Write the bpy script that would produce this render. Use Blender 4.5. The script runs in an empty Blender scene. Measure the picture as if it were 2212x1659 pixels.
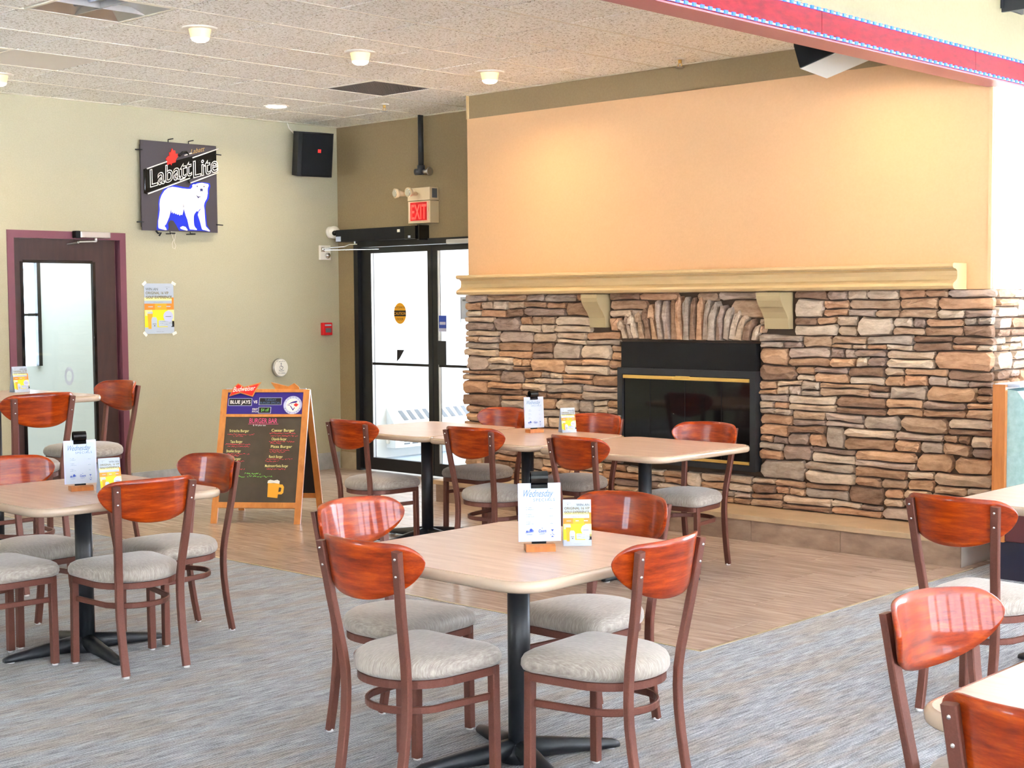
import bpy, bmesh, math, random
from mathutils import Matrix, Vector

random.seed(7)
S = bpy.context.scene
COL = S.collection
PI = math.pi

# ------------------------------------------------------------------ camera, sky, exposure
F_PX, CX, CY, W_PX, H_PX = 3153.64, 1113.31, 837.78, 2212.0, 1659.0
cam_d = bpy.data.cameras.new('camera')
cam = bpy.data.objects.new('camera', cam_d)
COL.objects.link(cam)
cam_d.sensor_fit = 'HORIZONTAL'
cam_d.sensor_width = 36.0
cam_d.lens = F_PX / W_PX * 36.0
cam_d.shift_x = (W_PX / 2 - CX) / W_PX
cam_d.shift_y = (CY - H_PX / 2) / W_PX
cam_d.clip_start = 0.05
R_ = Vector((0.728518, 0.684982, -0.007823))
U_ = Vector((-0.034871, 0.048488, 0.998215))
F_ = Vector((-0.684139, 0.726945, -0.05921))
cam.matrix_world = Matrix(((R_.x, U_.x, -F_.x, 0), (R_.y, U_.y, -F_.y, 0), (R_.z, U_.z, -F_.z, 1.55), (0, 0, 0, 1)))
S.camera = cam

w = bpy.data.worlds.new('sky')
S.world = w
w.use_nodes = True
bg = w.node_tree.nodes['Background']
bg.inputs[0].default_value = (0.74, 0.85, 1.0, 1)
bg.inputs[1].default_value = 15.0

S.view_settings.view_transform = 'Standard'
S.view_settings.look = 'None'
S.view_settings.exposure = -0.06
S.view_settings.gamma = 1.0
S.view_settings.use_curve_mapping = False
S.cycles.max_bounces = 12
S.cycles.diffuse_bounces = 6
S.cycles.glossy_bounces = 4
S.cycles.transparent_max_bounces = 12
S.cycles.caustics_reflective = False
S.cycles.caustics_refractive = False
S.cycles.sample_clamp_indirect = 90.0

sun_d = bpy.data.lights.new('sun', 'SUN')
sun_d.energy = 250.0
sun_d.angle = math.radians(0.6)
sun_d.color = (0.89, 0.93, 1.0)
sun = bpy.data.objects.new('sun', sun_d)
COL.objects.link(sun)
sun.rotation_euler = (math.radians(6), math.radians(25), 0)

def area(name, loc, rot, sx, sy, power, color, portal=False, shape='RECTANGLE', spread=PI):
    d = bpy.data.lights.new(name, 'AREA')
    d.shape = shape
    d.size = sx
    if shape == 'RECTANGLE':
        d.size_y = sy
    d.energy = power
    d.color = color
    d.spread = spread
    d.cycles.is_portal = portal
    o = bpy.data.objects.new(name, d)
    COL.objects.link(o)
    o.location = loc
    o.rotation_euler = rot
    return o

WIN_Y = [(-4.4, -2.3), (-1.9, 0.2), (0.6, 2.7), (3.1, 5.2), (5.6, 7.7), (8.1, 10.1)]
WZ0, WZ1 = 0.55, 3.25
WX = 7.5
YF = -6.0                     # wall behind the camera
for a, b in WIN_Y:            # daylight through the windows of the right-hand wall
    area('window_portal', (WX + 0.07, (a + b) / 2, (WZ0 + WZ1) / 2), (0, PI / 2, 0), WZ1 - WZ0, b - a, 1, (1, 1, 1), True)
FILL_WIN_X = [(-9.9, -7.6), (1.2, 3.2)]
for a, b in FILL_WIN_X:            # and through unseen windows added behind the camera to brighten the room
    area('window_portal', ((a + b) / 2, YF - 0.07, 1.75), (PI / 2, 0, 0), b - a, 1.9, 1, (1, 1, 1), True)
for a, b in ((-3.3, -1.3), (-1.1, 0.9)):
    area('window_portal', ((a + b) / 2, 10.57, 1.75), (-PI / 2, 0, 0), b - a, 1.9, 1, (1, 1, 1), True)
area('window_portal', (-9.6, 12.12, 1.5), (-PI / 2, 0, 0), 2.4, 2.6, 1, (1, 1, 1), True)

# ------------------------------------------------------------------ materials
def mat(name, color, rough=0.5, metal=0.0, **k):
    m = bpy.data.materials.new(name)
    m.use_nodes = True
    b = m.node_tree.nodes['Principled BSDF']
    b.inputs['Base Color'].default_value = (*color, 1)
    b.inputs['Roughness'].default_value = rough
    b.inputs['Metallic'].default_value = metal
    if 'coat' in k:
        b.inputs['Coat Weight'].default_value = k['coat']
        b.inputs['Coat Roughness'].default_value = k.get('coat_rough', 0.1)
    if 'spec' in k:
        b.inputs['Specular IOR Level'].default_value = k['spec']
    if 'sheen' in k:
        b.inputs['Sheen Weight'].default_value = k['sheen']
    if 'emit' in k:
        b.inputs['Emission Color'].default_value = (*k['emit'], 1)
        b.inputs['Emission Strength'].default_value = k['strength']
    return m

def N(m, t, **inp):
    n = m.node_tree.nodes.new(t)
    for a, v in inp.items():
        if a.startswith('p_'):
            setattr(n, a[2:], v)
        else:
            n.inputs[a.replace('__', ' ')].default_value = v
    return n

def L(m, a, b):
    m.node_tree.links.new(a, b)

def BS(m):
    return m.node_tree.nodes['Principled BSDF']

def ramp(m, fac, stops):
    r = m.node_tree.nodes.new('ShaderNodeValToRGB')
    e = r.color_ramp.elements
    while len(e) < len(stops):
        e.new(0.5)
    for el, (p, c) in zip(e, stops):
        el.position = p
        el.color = (*c, 1)
    L(m, fac, r.inputs[0])
    return r.outputs[0]

def noise_mat(name, stops, scale=(1, 1, 1), nscale=5.0, detail=4.0, rough=0.5, bump=0.0, bdist=0.01, space='object', rnd=0.0, nrough=0.6, **k):
    """colour from a stretched noise; the same noise gives fine relief"""
    m = mat(name, (0.5, 0.5, 0.5), rough, k.pop('metal', 0.0), **k)
    if space == 'object':
        tc = N(m, 'ShaderNodeTexCoord')
        src = tc.outputs['Object']
    else:
        tc = N(m, 'ShaderNodeNewGeometry')
        src = tc.outputs['Position']
    mp = N(m, 'ShaderNodeMapping', Scale=scale)
    L(m, src, mp.inputs['Vector'])
    vec = mp.outputs['Vector']
    if rnd:
        oi = N(m, 'ShaderNodeObjectInfo')
        mul = N(m, 'ShaderNodeVectorMath', p_operation='SCALE')
        mul.inputs[0].default_value = (17.3, 9.1, 5.7)
        L(m, oi.outputs['Random'], mul.inputs['Scale'])
        ad = N(m, 'ShaderNodeVectorMath', p_operation='ADD')
        L(m, vec, ad.inputs[0])
        L(m, mul.outputs[0], ad.inputs[1])
        vec = ad.outputs[0]
    nz = N(m, 'ShaderNodeTexNoise', Scale=nscale, Detail=detail, Roughness=nrough)
    L(m, vec, nz.inputs['Vector'])
    c = ramp(m, nz.outputs['Fac'], stops)
    if rnd:
        oi2 = N(m, 'ShaderNodeObjectInfo')
        mr = N(m, 'ShaderNodeMapRange')
        mr.inputs['To Min'].default_value = 1 - rnd
        mr.inputs['To Max'].default_value = 1 + rnd
        L(m, oi2.outputs['Random'], mr.inputs['Value'])
        hs = N(m, 'ShaderNodeHueSaturation')
        L(m, mr.outputs[0], hs.inputs['Value'])
        L(m, c, hs.inputs['Color'])
        c = hs.outputs[0]
    L(m, c, BS(m).inputs['Base Color'])
    if bump:
        bp = N(m, 'ShaderNodeBump', Strength=bump, Distance=bdist)
        L(m, nz.outputs['Fac'], bp.inputs['Height'])
        L(m, bp.outputs[0], BS(m).inputs['Normal'])
    return m

def glass_mat(name, tint=(1, 1, 1), refl=1.45):
    m = bpy.data.materials.new(name)
    m.use_nodes = True
    nt = m.node_tree
    nt.nodes.remove(nt.nodes['Principled BSDF'])
    lw = N(m, 'ShaderNodeLayerWeight', Blend=0.5)
    pw = N(m, 'ShaderNodeMath', p_operation='POWER')
    pw.inputs[1].default_value = 4.0
    L(m, lw.outputs['Facing'], pw.inputs[0])
    fr = N(m, 'ShaderNodeMath', p_operation='MULTIPLY_ADD')
    fr.inputs[1].default_value = 0.8
    fr.inputs[2].default_value = 0.035
    L(m, pw.outputs[0], fr.inputs[0])
    tr = N(m, 'ShaderNodeBsdfTransparent', Color=(*tint, 1))
    gl = N(m, 'ShaderNodeBsdfGlossy', Roughness=0.02)
    mx = N(m, 'ShaderNodeMixShader')
    L(m, fr.outputs[0], mx.inputs[0])
    L(m, tr.outputs[0], mx.inputs[1])
    L(m, gl.outputs[0], mx.inputs[2])
    L(m, mx.outputs[0], nt.nodes['Material Output'].inputs[0])
    return m

def lin(r, g, b):
    f = lambda c: ((c / 255 + 0.055) / 1.055) ** 2.4 if c > 10 else c / 255 / 12.92
    return (f(r), f(g), f(b))

M = {}
M['wall'] = noise_mat('olive_wall_paint', [(0.3, lin(176, 169, 140)), (0.7, lin(182, 175, 146))], nscale=90, detail=2, rough=0.75, bump=0.08, bdist=0.002, space='world')
M['panel'] = noise_mat('cream_panel_paint', [(0.3, lin(208, 166, 120)), (0.7, lin(212, 170, 124))], nscale=60, detail=2, rough=0.5, bump=0.05, bdist=0.002, space='world')
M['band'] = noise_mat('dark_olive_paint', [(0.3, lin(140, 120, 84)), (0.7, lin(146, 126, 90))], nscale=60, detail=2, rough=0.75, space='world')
M['cream'] = noise_mat('bulkhead_paint', [(0.3, lin(118, 110, 82)), (0.7, lin(122, 114, 86))], nscale=60, detail=2, rough=0.8, space='world')
M['white_wall'] = mat('white_plaster', lin(236, 234, 228), 0.8)
M['corridor'] = mat('corridor_paint', lin(206, 212, 212), 0.8)

# acoustic tile: fissured speckle
m = mat('acoustic_tile', (0.6, 0.57, 0.5), 0.95)
g = N(m, 'ShaderNodeNewGeometry')
vn = N(m, 'ShaderNodeTexNoise', Scale=75.0, Detail=3.0, Roughness=0.62, Distortion=0.8)
L(m, g.outputs['Position'], vn.inputs['Vector'])
c = ramp(m, vn.outputs['Fac'], [(0.35, lin(150, 136, 108)), (0.42, lin(236, 231, 214)), (0.52, lin(253, 251, 242))])
L(m, c, BS(m).inputs['Base Color'])
bp = N(m, 'ShaderNodeBump', Strength=0.6, Distance=0.006)
L(m, vn.outputs['Fac'], bp.inputs['Height'])
L(m, bp.outputs[0], BS(m).inputs['Normal'])
M['ceil'] = m
M['ceil_smooth'] = mat('smooth_ceiling_panel', lin(235, 228, 212), 0.9)
M['grid_shade'] = mat('painted_joint_shade', lin(64, 56, 46), 0.9)  # shade of the tile joints, put into a dark bar colour
M['grid'] = mat('white_grid_metal', lin(235, 228, 208), 0.6)

M['carpet'] = m = mat('ribbed_carpet', (0.2, 0.2, 0.2), 1.0, sheen=0.3, spec=0.1)
g = N(m, 'ShaderNodeNewGeometry')
mp = N(m, 'ShaderNodeMapping', Scale=(110, 7, 1))
L(m, g.outputs['Position'], mp.inputs['Vector'])
n1 = N(m, 'ShaderNodeTexNoise', Scale=1.0, Detail=3.0, Roughness=0.7)
L(m, mp.outputs[0], n1.inputs['Vector'])
mp2 = N(m, 'ShaderNodeMapping', Scale=(8, 1.6, 1))
L(m, g.outputs['Position'], mp2.inputs['Vector'])
n2 = N(m, 'ShaderNodeTexNoise', Scale=1.0, Detail=3.0)
L(m, mp2.outputs[0], n2.inputs['Vector'])
n3 = N(m, 'ShaderNodeTexNoise', Scale=160.0, Detail=2.0)
L(m, g.outputs['Position'], n3.inputs['Vector'])
mixn = N(m, 'ShaderNodeMath', p_operation='MULTIPLY_ADD')
L(m, n3.outputs['Fac'], mixn.inputs[0])
mixn.inputs[1].default_value = 0.45
wv = N(m, 'ShaderNodeTexWave', p_wave_type='BANDS', p_bands_direction='X', Scale=38.0, Distortion=1.2, Detail=2.0)
wv.inputs['Detail Scale'].default_value = 3.0
L(m, g.outputs['Position'], wv.inputs['Vector'])
rb_ = N(m, 'ShaderNodeMath', p_operation='MULTIPLY_ADD')
L(m, wv.outputs['Fac'], rb_.inputs[0])
rb_.inputs[1].default_value = 0.30
L(m, n1.outputs['Fac'], rb_.inputs[2])
L(m, rb_.outputs[0], mixn.inputs[2])
ca = ramp(m, mixn.outputs[0], [(0.60, lin(42, 43, 49)), (0.82, lin(90, 92, 99)), (1.0, lin(168, 171, 178))])
cb = ramp(m, mixn.outputs[0], [(0.60, lin(56, 48, 44)), (0.82, lin(100, 89, 82)), (1.0, lin(162, 153, 144))])
mx = N(m, 'ShaderNodeMixRGB')
fr = ramp(m, n2.outputs['Fac'], [(0.44, (0, 0, 0)), (0.6, (1, 1, 1))])
L(m, fr, mx.inputs[0]); L(m, ca, mx.inputs[1]); L(m, cb, mx.inputs[2])
L(m, mx.outputs[0], BS(m).inputs['Base Color'])
bp = N(m, 'ShaderNodeBump', Strength=0.7, Distance=0.004)
L(m, mixn.outputs[0], bp.inputs['Height'])
L(m, bp.outputs[0], BS(m).inputs['Normal'])

M['tile'] = noise_mat('wood_look_tile', [(0.25, lin(146, 124, 110)), (0.5, lin(174, 152, 136)), (0.75, lin(196, 176, 160))], scale=(1.6, 14, 1), nscale=2.2, detail=6, rough=0.24, bump=0.05, bdist=0.002, space='world', rnd=0.07)
M['edge_strip'] = mat('pale_metal_strip', lin(214, 196, 160), 0.3, 0.6)
M['grout'] = mat('pale_grout', lin(206, 198, 188), 0.9)
M['hearth_tile'] = noise_mat('hearth_tile', [(0.3, lin(130, 106, 88)), (0.55, lin(160, 134, 112)), (0.75, lin(182, 160, 136))], scale=(2, 2, 5), nscale=2.5, detail=7, rough=0.45, space='world', rnd=0.07)
M['hearth_top'] = noise_mat('hearth_slab', [(0.3, lin(176, 150, 118)), (0.7, lin(196, 170, 136))], nscale=5, detail=5, rough=0.5, space='world')
M['base_tile'] = noise_mat('baseboard_tile', [(0.3, lin(150, 132, 104)), (0.7, lin(176, 158, 128))], nscale=6, detail=5, rough=0.4, space='world')
M['base_grey'] = noise_mat('grey_baseboard', [(0.3, lin(150, 152, 152)), (0.7, lin(182, 184, 184))], nscale=10, detail=5, rough=0.5, space='world')
M['mortar'] = mat('dark_mortar', lin(84, 66, 50), 0.95)

STONE_COL = [(188, 156, 126), (204, 178, 150), (172, 136, 106), (196, 152, 116), (178, 160, 142), (212, 190, 164), (150, 118, 94), (190, 168, 150), (200, 160, 124), (162, 138, 122)]
for i, cc in enumerate(STONE_COL):
    lo = tuple(max(0, v - 34) for v in cc); hi = tuple(min(255, v + 22) for v in cc)
    M['stone%d' % i] = noise_mat('ledge_stone_%d' % i, [(0.28, lin(*lo)), (0.5, lin(*cc)), (0.74, lin(*hi))], scale=(1, 1, 2.6), nscale=11, detail=8, nrough=0.68, rough=0.85, bump=0.75, bdist=0.02, space='world', rnd=0.06)

def chair_wood(name, lo, mid, hi):
    m = noise_mat(name, [(0.3, lin(*lo)), (0.52, lin(*mid)), (0.72, lin(*hi))], scale=(1.6, 6, 16), nscale=3.0, detail=6, rough=0.32, rnd=0.06, coat=0.65, coat_rough=0.07, spec=0.2, nrough=0.7)
    BS(m).inputs['Coat IOR'].default_value = 1.5
    return m
M['chair_wood'] = chair_wood('cherry_stained_plywood', (106, 23, 1), (154, 51, 3), (196, 82, 8))
M['bronze'] = noise_mat('bronze_powder_coat', [(0.3, lin(108, 62, 49)), (0.7, lin(118, 70, 57))], nscale=200, detail=2, rough=0.42, metal=0.25)
M['screw'] = mat('steel_screw', (0.75, 0.72, 0.7), 0.25, 1.0)
M['glide'] = mat('white_plastic_glide', (0.75, 0.74, 0.72), 0.4)
M['fabric'] = noise_mat('woven_seat_fabric', [(0.3, lin(140, 129, 118)), (0.5, lin(162, 152, 141)), (0.7, lin(184, 176, 165))], scale=(7, 0.7, 0.7), nscale=60, detail=3, rough=0.6, bump=0.06, bdist=0.001, sheen=0.4)
M['laminate'] = noise_mat('wood_grain_laminate', [(0.3, lin(186, 156, 138)), (0.5, lin(201, 171, 153)), (0.72, lin(214, 190, 172))], scale=(1.2, 16, 1), nscale=2.5, detail=6, rough=0.3, rnd=0.03)
M['edge'] = mat('table_edge_resin', lin(186, 164, 142), 0.18, coat=0.5)
M['black_metal'] = mat('black_steel', (0.022, 0.024, 0.028), 0.38)
M['black'] = mat('matte_black', (0.008, 0.008, 0.009), 0.6, spec=0.25)
M['black_gloss'] = mat('gloss_black', (0.005, 0.005, 0.006), 0.06)
M['door_frame'] = mat('mauve_door_frame', lin(118, 66, 78), 0.4)
M['door_leaf'] = noise_mat('dark_brown_door', [(0.3, lin(54, 32, 28)), (0.7, lin(66, 40, 34))], scale=(1, 6, 1), nscale=4, rough=0.4)
M['alu_black'] = mat('black_anodised_frame', (0.010, 0.010, 0.011), 0.35)
M['glass'] = glass_mat('clear_glass')
M['glass_frost'] = glass_mat('door_glass', (0.93, 0.97, 0.99))
M['white'] = mat('white_plastic', lin(232, 226, 212), 0.4)
M['paper'] = mat('white_paper', lin(184, 194, 206), 0.6)
M['ivory'] = mat('ivory_plastic', lin(222, 200, 160), 0.45)
M['alu'] = mat('brushed_aluminium', (0.62, 0.6, 0.58), 0.35, 1.0)
M['chrome'] = mat('bright_chrome', (0.8, 0.8, 0.8), 0.12, 1.0)
M['brass'] = mat('polished_brass', lin(236, 196, 110), 0.3, 0.6)
M['beige_trim'] = mat('beige_mantel_paint', lin(200, 172, 124), 0.35, coat=0.4)
M['corbel'] = mat('corbel_paint', lin(178, 160, 120), 0.45)
M['pine'] = noise_mat('orange_pine', [(0.3, lin(196, 122, 54)), (0.6, lin(214, 142, 70)), (0.8, lin(178, 104, 44))], scale=(3, 3, 1), nscale=6, detail=5, rough=0.4, coat=0.3)
M['oak'] = noise_mat('honey_oak', [(0.3, lin(176, 102, 40)), (0.6, lin(196, 120, 54)), (0.8, lin(160, 90, 36))], scale=(12, 12, 1.2), nscale=4, detail=6, rough=0.35, coat=0.3)
M['chalk'] = noise_mat('chalkboard', [(0.3, lin(70, 58, 42)), (0.7, lin(80, 68, 50))], nscale=8, detail=3, rough=0.5)
M['chalk_back'] = mat('black_chalkboard', (0.01, 0.01, 0.012), 0.5)
M['teal'] = noise_mat('teal_vinyl', [(0.3, lin(150, 186, 184)), (0.7, lin(172, 206, 204))], nscale=30, rough=0.45)
M['maroon'] = mat('maroon_vinyl', lin(84, 34, 36), 0.45)
M['navy'] = mat('navy_base', lin(24, 20, 44), 0.5)
M['cushion_black'] = mat('black_vinyl', (0.02, 0.02, 0.02), 0.4)
M['wine'] = noise_mat('red_beam_paint', [(0.3, lin(98, 2, 16)), (0.55, lin(120, 4, 20)), (0.75, lin(138, 16, 26))], scale=(1, 2, 6), nscale=7, detail=6, rough=0.5, spec=0.2, bump=0.1, bdist=0.003, space='world')
M['wine_soffit'] = mat('beam_soffit', lin(168, 92, 92), 0.35)
M['led'] = mat('led_chip', (0.0, 0.02, 0.5), 0.4, emit=(0.02, 0.08, 1.0), strength=5.0)
M['led_strip'] = mat('led_tape', (0.3, 0.36, 0.7), 0.5, emit=(0.30, 0.42, 1.0), strength=0.9)
M['lamp'] = mat('warm_lamp_lens', (1, 0.9, 0.7), 0.3, emit=(1.0, 0.80, 0.50), strength=14.0)
M['lamp_glass'] = mat('lamp_cone', lin(240, 214, 160), 0.3, emit=(1.0, 0.74, 0.38), strength=0.5)
M['lamp_white'] = mat('flush_lamp_lens', (1, 0.97, 0.9), 0.3, emit=(1.0, 0.95, 0.84), strength=9.0)
M['exit_red'] = mat('exit_letters', (1, 0.03, 0.03), 0.4, emit=(1.0, 0.03, 0.02), strength=3.5)
M['exit_glow'] = mat('exit_face', lin(236, 190, 160), 0.4)
M['red'] = mat('alarm_red', lin(214, 24, 32), 0.35)
M['sticker'] = mat('amber_sticker', lin(222, 160, 30), 0.5)
M['sign_grey'] = mat('sign_panel', lin(74, 68, 72), 0.3)
M['sign_dark'] = mat('sign_band', lin(22, 22, 20), 0.25)
M['p_white'] = mat('print_white', lin(240, 234, 222), 0.5)
M['p_blue'] = mat('print_blue', lin(6, 40, 200), 0.5)
M['p_navy'] = mat('print_navy', lin(12, 24, 90), 0.5)
M['p_purple'] = mat('print_indigo', lin(52, 32, 132), 0.4)
M['p_red'] = mat('print_red', lin(240, 36, 24), 0.4)
M['p_gold'] = mat('print_gold', lin(206, 164, 96), 0.5)
M['p_black'] = mat('print_black', lin(18, 14, 18), 0.5)
M['p_grey'] = mat('print_grey', lin(104, 108, 112), 0.6)
M['p_olive'] = mat('print_olive', lin(122, 104, 24), 0.6)
M['p_yellow'] = mat('print_yellow', lin(246, 226, 20), 0.6)
M['p_amber'] = mat('print_amber', lin(240, 170, 40), 0.6)
M['p_orange'] = mat('print_orange', lin(230, 140, 40), 0.6)
M['p_pale'] = mat('print_pale_yellow', lin(250, 240, 160), 0.6)
M['p_lav'] = mat('print_lavender', lin(196, 200, 226), 0.6)
M['p_steel'] = mat('print_steel_blue', lin(84, 118, 160), 0.6)
M['p_mid'] = mat('print_mid_blue', lin(50, 80, 180), 0.6)
M['ch_pink'] = mat('chalk_pink', lin(226, 80, 130), 0.8)
M['ch_red'] = mat('chalk_red', lin(232, 74, 84), 0.8)
M['ch_yel'] = mat('chalk_yellow', lin(238, 232, 150), 0.8)
M['ch_green'] = mat('chalk_green', lin(130, 214, 90), 0.8)
M['ch_white'] = mat('chalk_white', lin(232, 232, 226), 0.8)
M['tube'] = mat('neon_tube_glass', lin(246, 240, 230), 0.2, coat=0.5)
M['heater'] = mat('white_heater_enamel', lin(226, 228, 228), 0.4)
M['mat_blue'] = mat('vestibule_floor', lin(172, 184, 194), 0.5)
M['wire'] = mat('pale_wire', lin(216, 208, 190), 0.5)
M['speaker_grey'] = mat('grey_speaker_box', lin(176, 180, 172), 0.4)

# ------------------------------------------------------------------ mesh helpers
def V(*a):
    return Vector(a)

def obj(name, bm, m, parent=None, smooth=False):
    me = bpy.data.meshes.new(name)
    bm.normal_update()
    bm.to_mesh(me)
    bm.free()
    if m is not None:
        for mm in (m if isinstance(m, list) else [m]):
            me.materials.append(mm)
    if smooth:
        for p in me.polygons:
            p.use_smooth = True
    o = bpy.data.objects.new(name, me)
    COL.objects.link(o)
    if parent is not None:
        o.parent = parent
    return o

def thing(name, label, cat, loc=(0, 0, 0), rz=0.0, group=None):
    o = bpy.data.objects.new(name, None)
    o.empty_display_size = 0.1
    COL.objects.link(o)
    o.location = loc
    o.rotation_euler = (0, 0, rz)
    o['label'] = label
    o['category'] = cat
    if group:
        o['group'] = group
    return o

def tag(o, label, cat, group=None):
    o['label'] = label
    o['category'] = cat
    if group:
        o['group'] = group
    return o

def struct(o, label=None):
    o['kind'] = 'structure'
    if label:
        o['label'] = label
    return o

def box(bm, x0, x1, y0, y1, z0, z1, bev=0.0, mi=0, mtx=None):
    r = bmesh.ops.create_cube(bm, size=1.0)
    vs = r['verts']
    for v in vs:
        v.co = Vector(((x0 + x1) / 2 + v.co.x * (x1 - x0), (y0 + y1) / 2 + v.co.y * (y1 - y0), (z0 + z1) / 2 + v.co.z * (z1 - z0)))
    fs = set(f for v in vs for f in v.link_faces)
    for f in fs:
        f.material_index = mi
    if bev > 0:
        es = list(set(e for v in vs for e in v.link_edges))
        rb = bmesh.ops.bevel(bm, geom=es, offset=bev, segments=2, affect='EDGES', profile=0.6)
        vs = list(set(vs_ for f in rb['faces'] for vs_ in f.verts) | set(v for v in vs if v.is_valid))
    if mtx is not None:
        for v in vs:
            if v.is_valid:
                v.co = mtx @ v.co
    return bm

def B(*a, **k):
    return box(bmesh.new(), *a, **k)

def boxes(lst):
    bm = bmesh.new()
    for b in lst:
        box(bm, *b)
    return bm

def cyl(bm, p0, p1, r0, r1=None, n=20, cap=True):
    r1 = r0 if r1 is None else r1
    p0, p1 = Vector(p0), Vector(p1)
    d = (p1 - p0).normalized()
    a = d.orthogonal().normalized()
    b = d.cross(a)
    A = [bm.verts.new(p0 + (a * math.cos(t) + b * math.sin(t)) * r0) for t in (2 * PI * i / n for i in range(n))]
    C = [bm.verts.new(p1 + (a * math.cos(t) + b * math.sin(t)) * r1) for t in (2 * PI * i / n for i in range(n))]
    for i in range(n):
        bm.faces.new((A[i], A[(i + 1) % n], C[(i + 1) % n], C[i])).smooth = True
    if cap:
        bm.faces.new(A[::-1])
        bm.faces.new(C)
    return bm

def tube(bm, pts, r, n=8, closed=False):
    pts = [Vector(p) for p in pts]
    rings = []
    N_ = len(pts)
    ref = None
    for i, p in enumerate(pts):
        if closed:
            d = (pts[(i + 1) % N_] - pts[i - 1]).normalized()
        else:
            d = (pts[min(i + 1, N_ - 1)] - pts[max(i - 1, 0)]).normalized()
        if ref is None:
            ref = d.orthogonal().normalized()
        a = (ref - d * ref.dot(d)).normalized()
        ref = a
        b = d.cross(a)
        rings.append([bm.verts.new(p + (a * math.cos(2 * PI * k / n) + b * math.sin(2 * PI * k / n)) * r) for k in range(n)])
    rng = range(N_) if closed else range(N_ - 1)
    for i in rng:
        A, C = rings[i], rings[(i + 1) % N_]
        for k in range(n):
            bm.faces.new((A[k], A[(k + 1) % n], C[(k + 1) % n], C[k])).smooth = True
    if not closed:
        bm.faces.new(rings[0][::-1])
        bm.faces.new(rings[-1])
    return bm

def sweep(bm, pts, aw, bw, a_dir=None, closed=False, ch=0.003):
    """rounded rectangular tube aw x bw swept along pts; a_dir fixes the first cross axis"""
    pts = [Vector(p) for p in pts]
    N_ = len(pts)
    h, k = aw / 2, bw / 2
    prof = [(h - ch, k), (-(h - ch), k), (-h, k - ch), (-h, -(k - ch)), (-(h - ch), -k), (h - ch, -k), (h, -(k - ch)), (h, k - ch)]
    rings = []
    for i, p in enumerate(pts):
        if closed:
            d = (pts[(i + 1) % N_] - pts[i - 1]).normalized()
        else:
            d = (pts[min(i + 1, N_ - 1)] - pts[max(i - 1, 0)]).normalized()
        a = Vector(a_dir) if a_dir is not None else Vector((0, 0, 1))
        a = (a - d * a.dot(d)).normalized()
        b = d.cross(a)
        rings.append([bm.verts.new(p + a * x + b * y) for x, y in prof])
    n = len(prof)
    for i in (range(N_) if closed else range(N_ - 1)):
        A, C = rings[i], rings[(i + 1) % N_]
        for q in range(n):
            bm.faces.new((A[q], A[(q + 1) % n], C[(q + 1) % n], C[q]))
    if not closed:
        bm.faces.new(rings[0][::-1])
        bm.faces.new(rings[-1])
    bmesh.ops.recalc_face_normals(bm, faces=bm.faces)
    return bm

def prism(bm, pts2, frame, z0, z1, mi=0):
    """extrude a 2D outline (u,v) along the frame's normal from z0 to z1"""
    o, u, v, n = frame
    A = [bm.verts.new(o + u * a + v * b + n * z0) for a, b in pts2]
    C = [bm.verts.new(o + u * a + v * b + n * z1) for a, b in pts2]
    k = len(pts2)
    fs = [bm.faces.new(C), bm.faces.new(A[::-1])]
    for i in range(k):
        fs.append(bm.faces.new((A[i], A[(i + 1) % k], C[(i + 1) % k], C[i])))
    for f in fs:
        f.material_index = mi
    return bm

def rings_mesh(rings, smooth=True, cap_center=True):
    bm = bmesh.new()
    R_s = [[bm.verts.new(p) for p in ring] for ring in rings]
    n = len(rings[0])
    for A, C in zip(R_s, R_s[1:]):
        for i in range(n):
            f = bm.faces.new((A[i], A[(i + 1) % n], C[(i + 1) % n], C[i])); f.smooth = smooth
    bm.faces.new(R_s[0][::-1])
    if cap_center:
        c = Vector((0, 0, 0))
        for v in R_s[-1]:
            c += v.co
        c /= n
        cv = bm.verts.new(c)
        for i in range(n):
            f = bm.faces.new((R_s[-1][i], R_s[-1][(i + 1) % n], cv)); f.smooth = smooth
    else:
        bm.faces.new(R_s[-1])
    return bm

def FR(o, u, v):
    u = Vector(u).normalized()
    v = Vector(v).normalized()
    return (Vector(o), u, v, u.cross(v).normalized())

def fpt(fr, a, b, c=0.0):
    return fr[0] + fr[1] * a + fr[2] * b + fr[3] * c

def flat(bm, fr, pts2, off):
    f = bm.faces.new([bm.verts.new(fpt(fr, a, b, off)) for a, b in pts2])
    f.normal_update()
    if len(pts2) > 4:
        bmesh.ops.triangulate(bm, faces=[f], ngon_method='EAR_CLIP')
    return bm

def rect(x0, y0, x1, y1):
    return [(x0, y0), (x1, y0), (x1, y1), (x0, y1)]

def disc(cx, cy, rx, ry=None, n=28):
    ry = rx if ry is None else ry
    return [(cx + rx * math.cos(2 * PI * i / n), cy + ry * math.sin(2 * PI * i / n)) for i in range(n)]

TXT = bpy.data.objects.new('text_tmp', bpy.data.curves.new('text_tmp', 'FONT'))
COL.objects.link(TXT)

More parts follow.
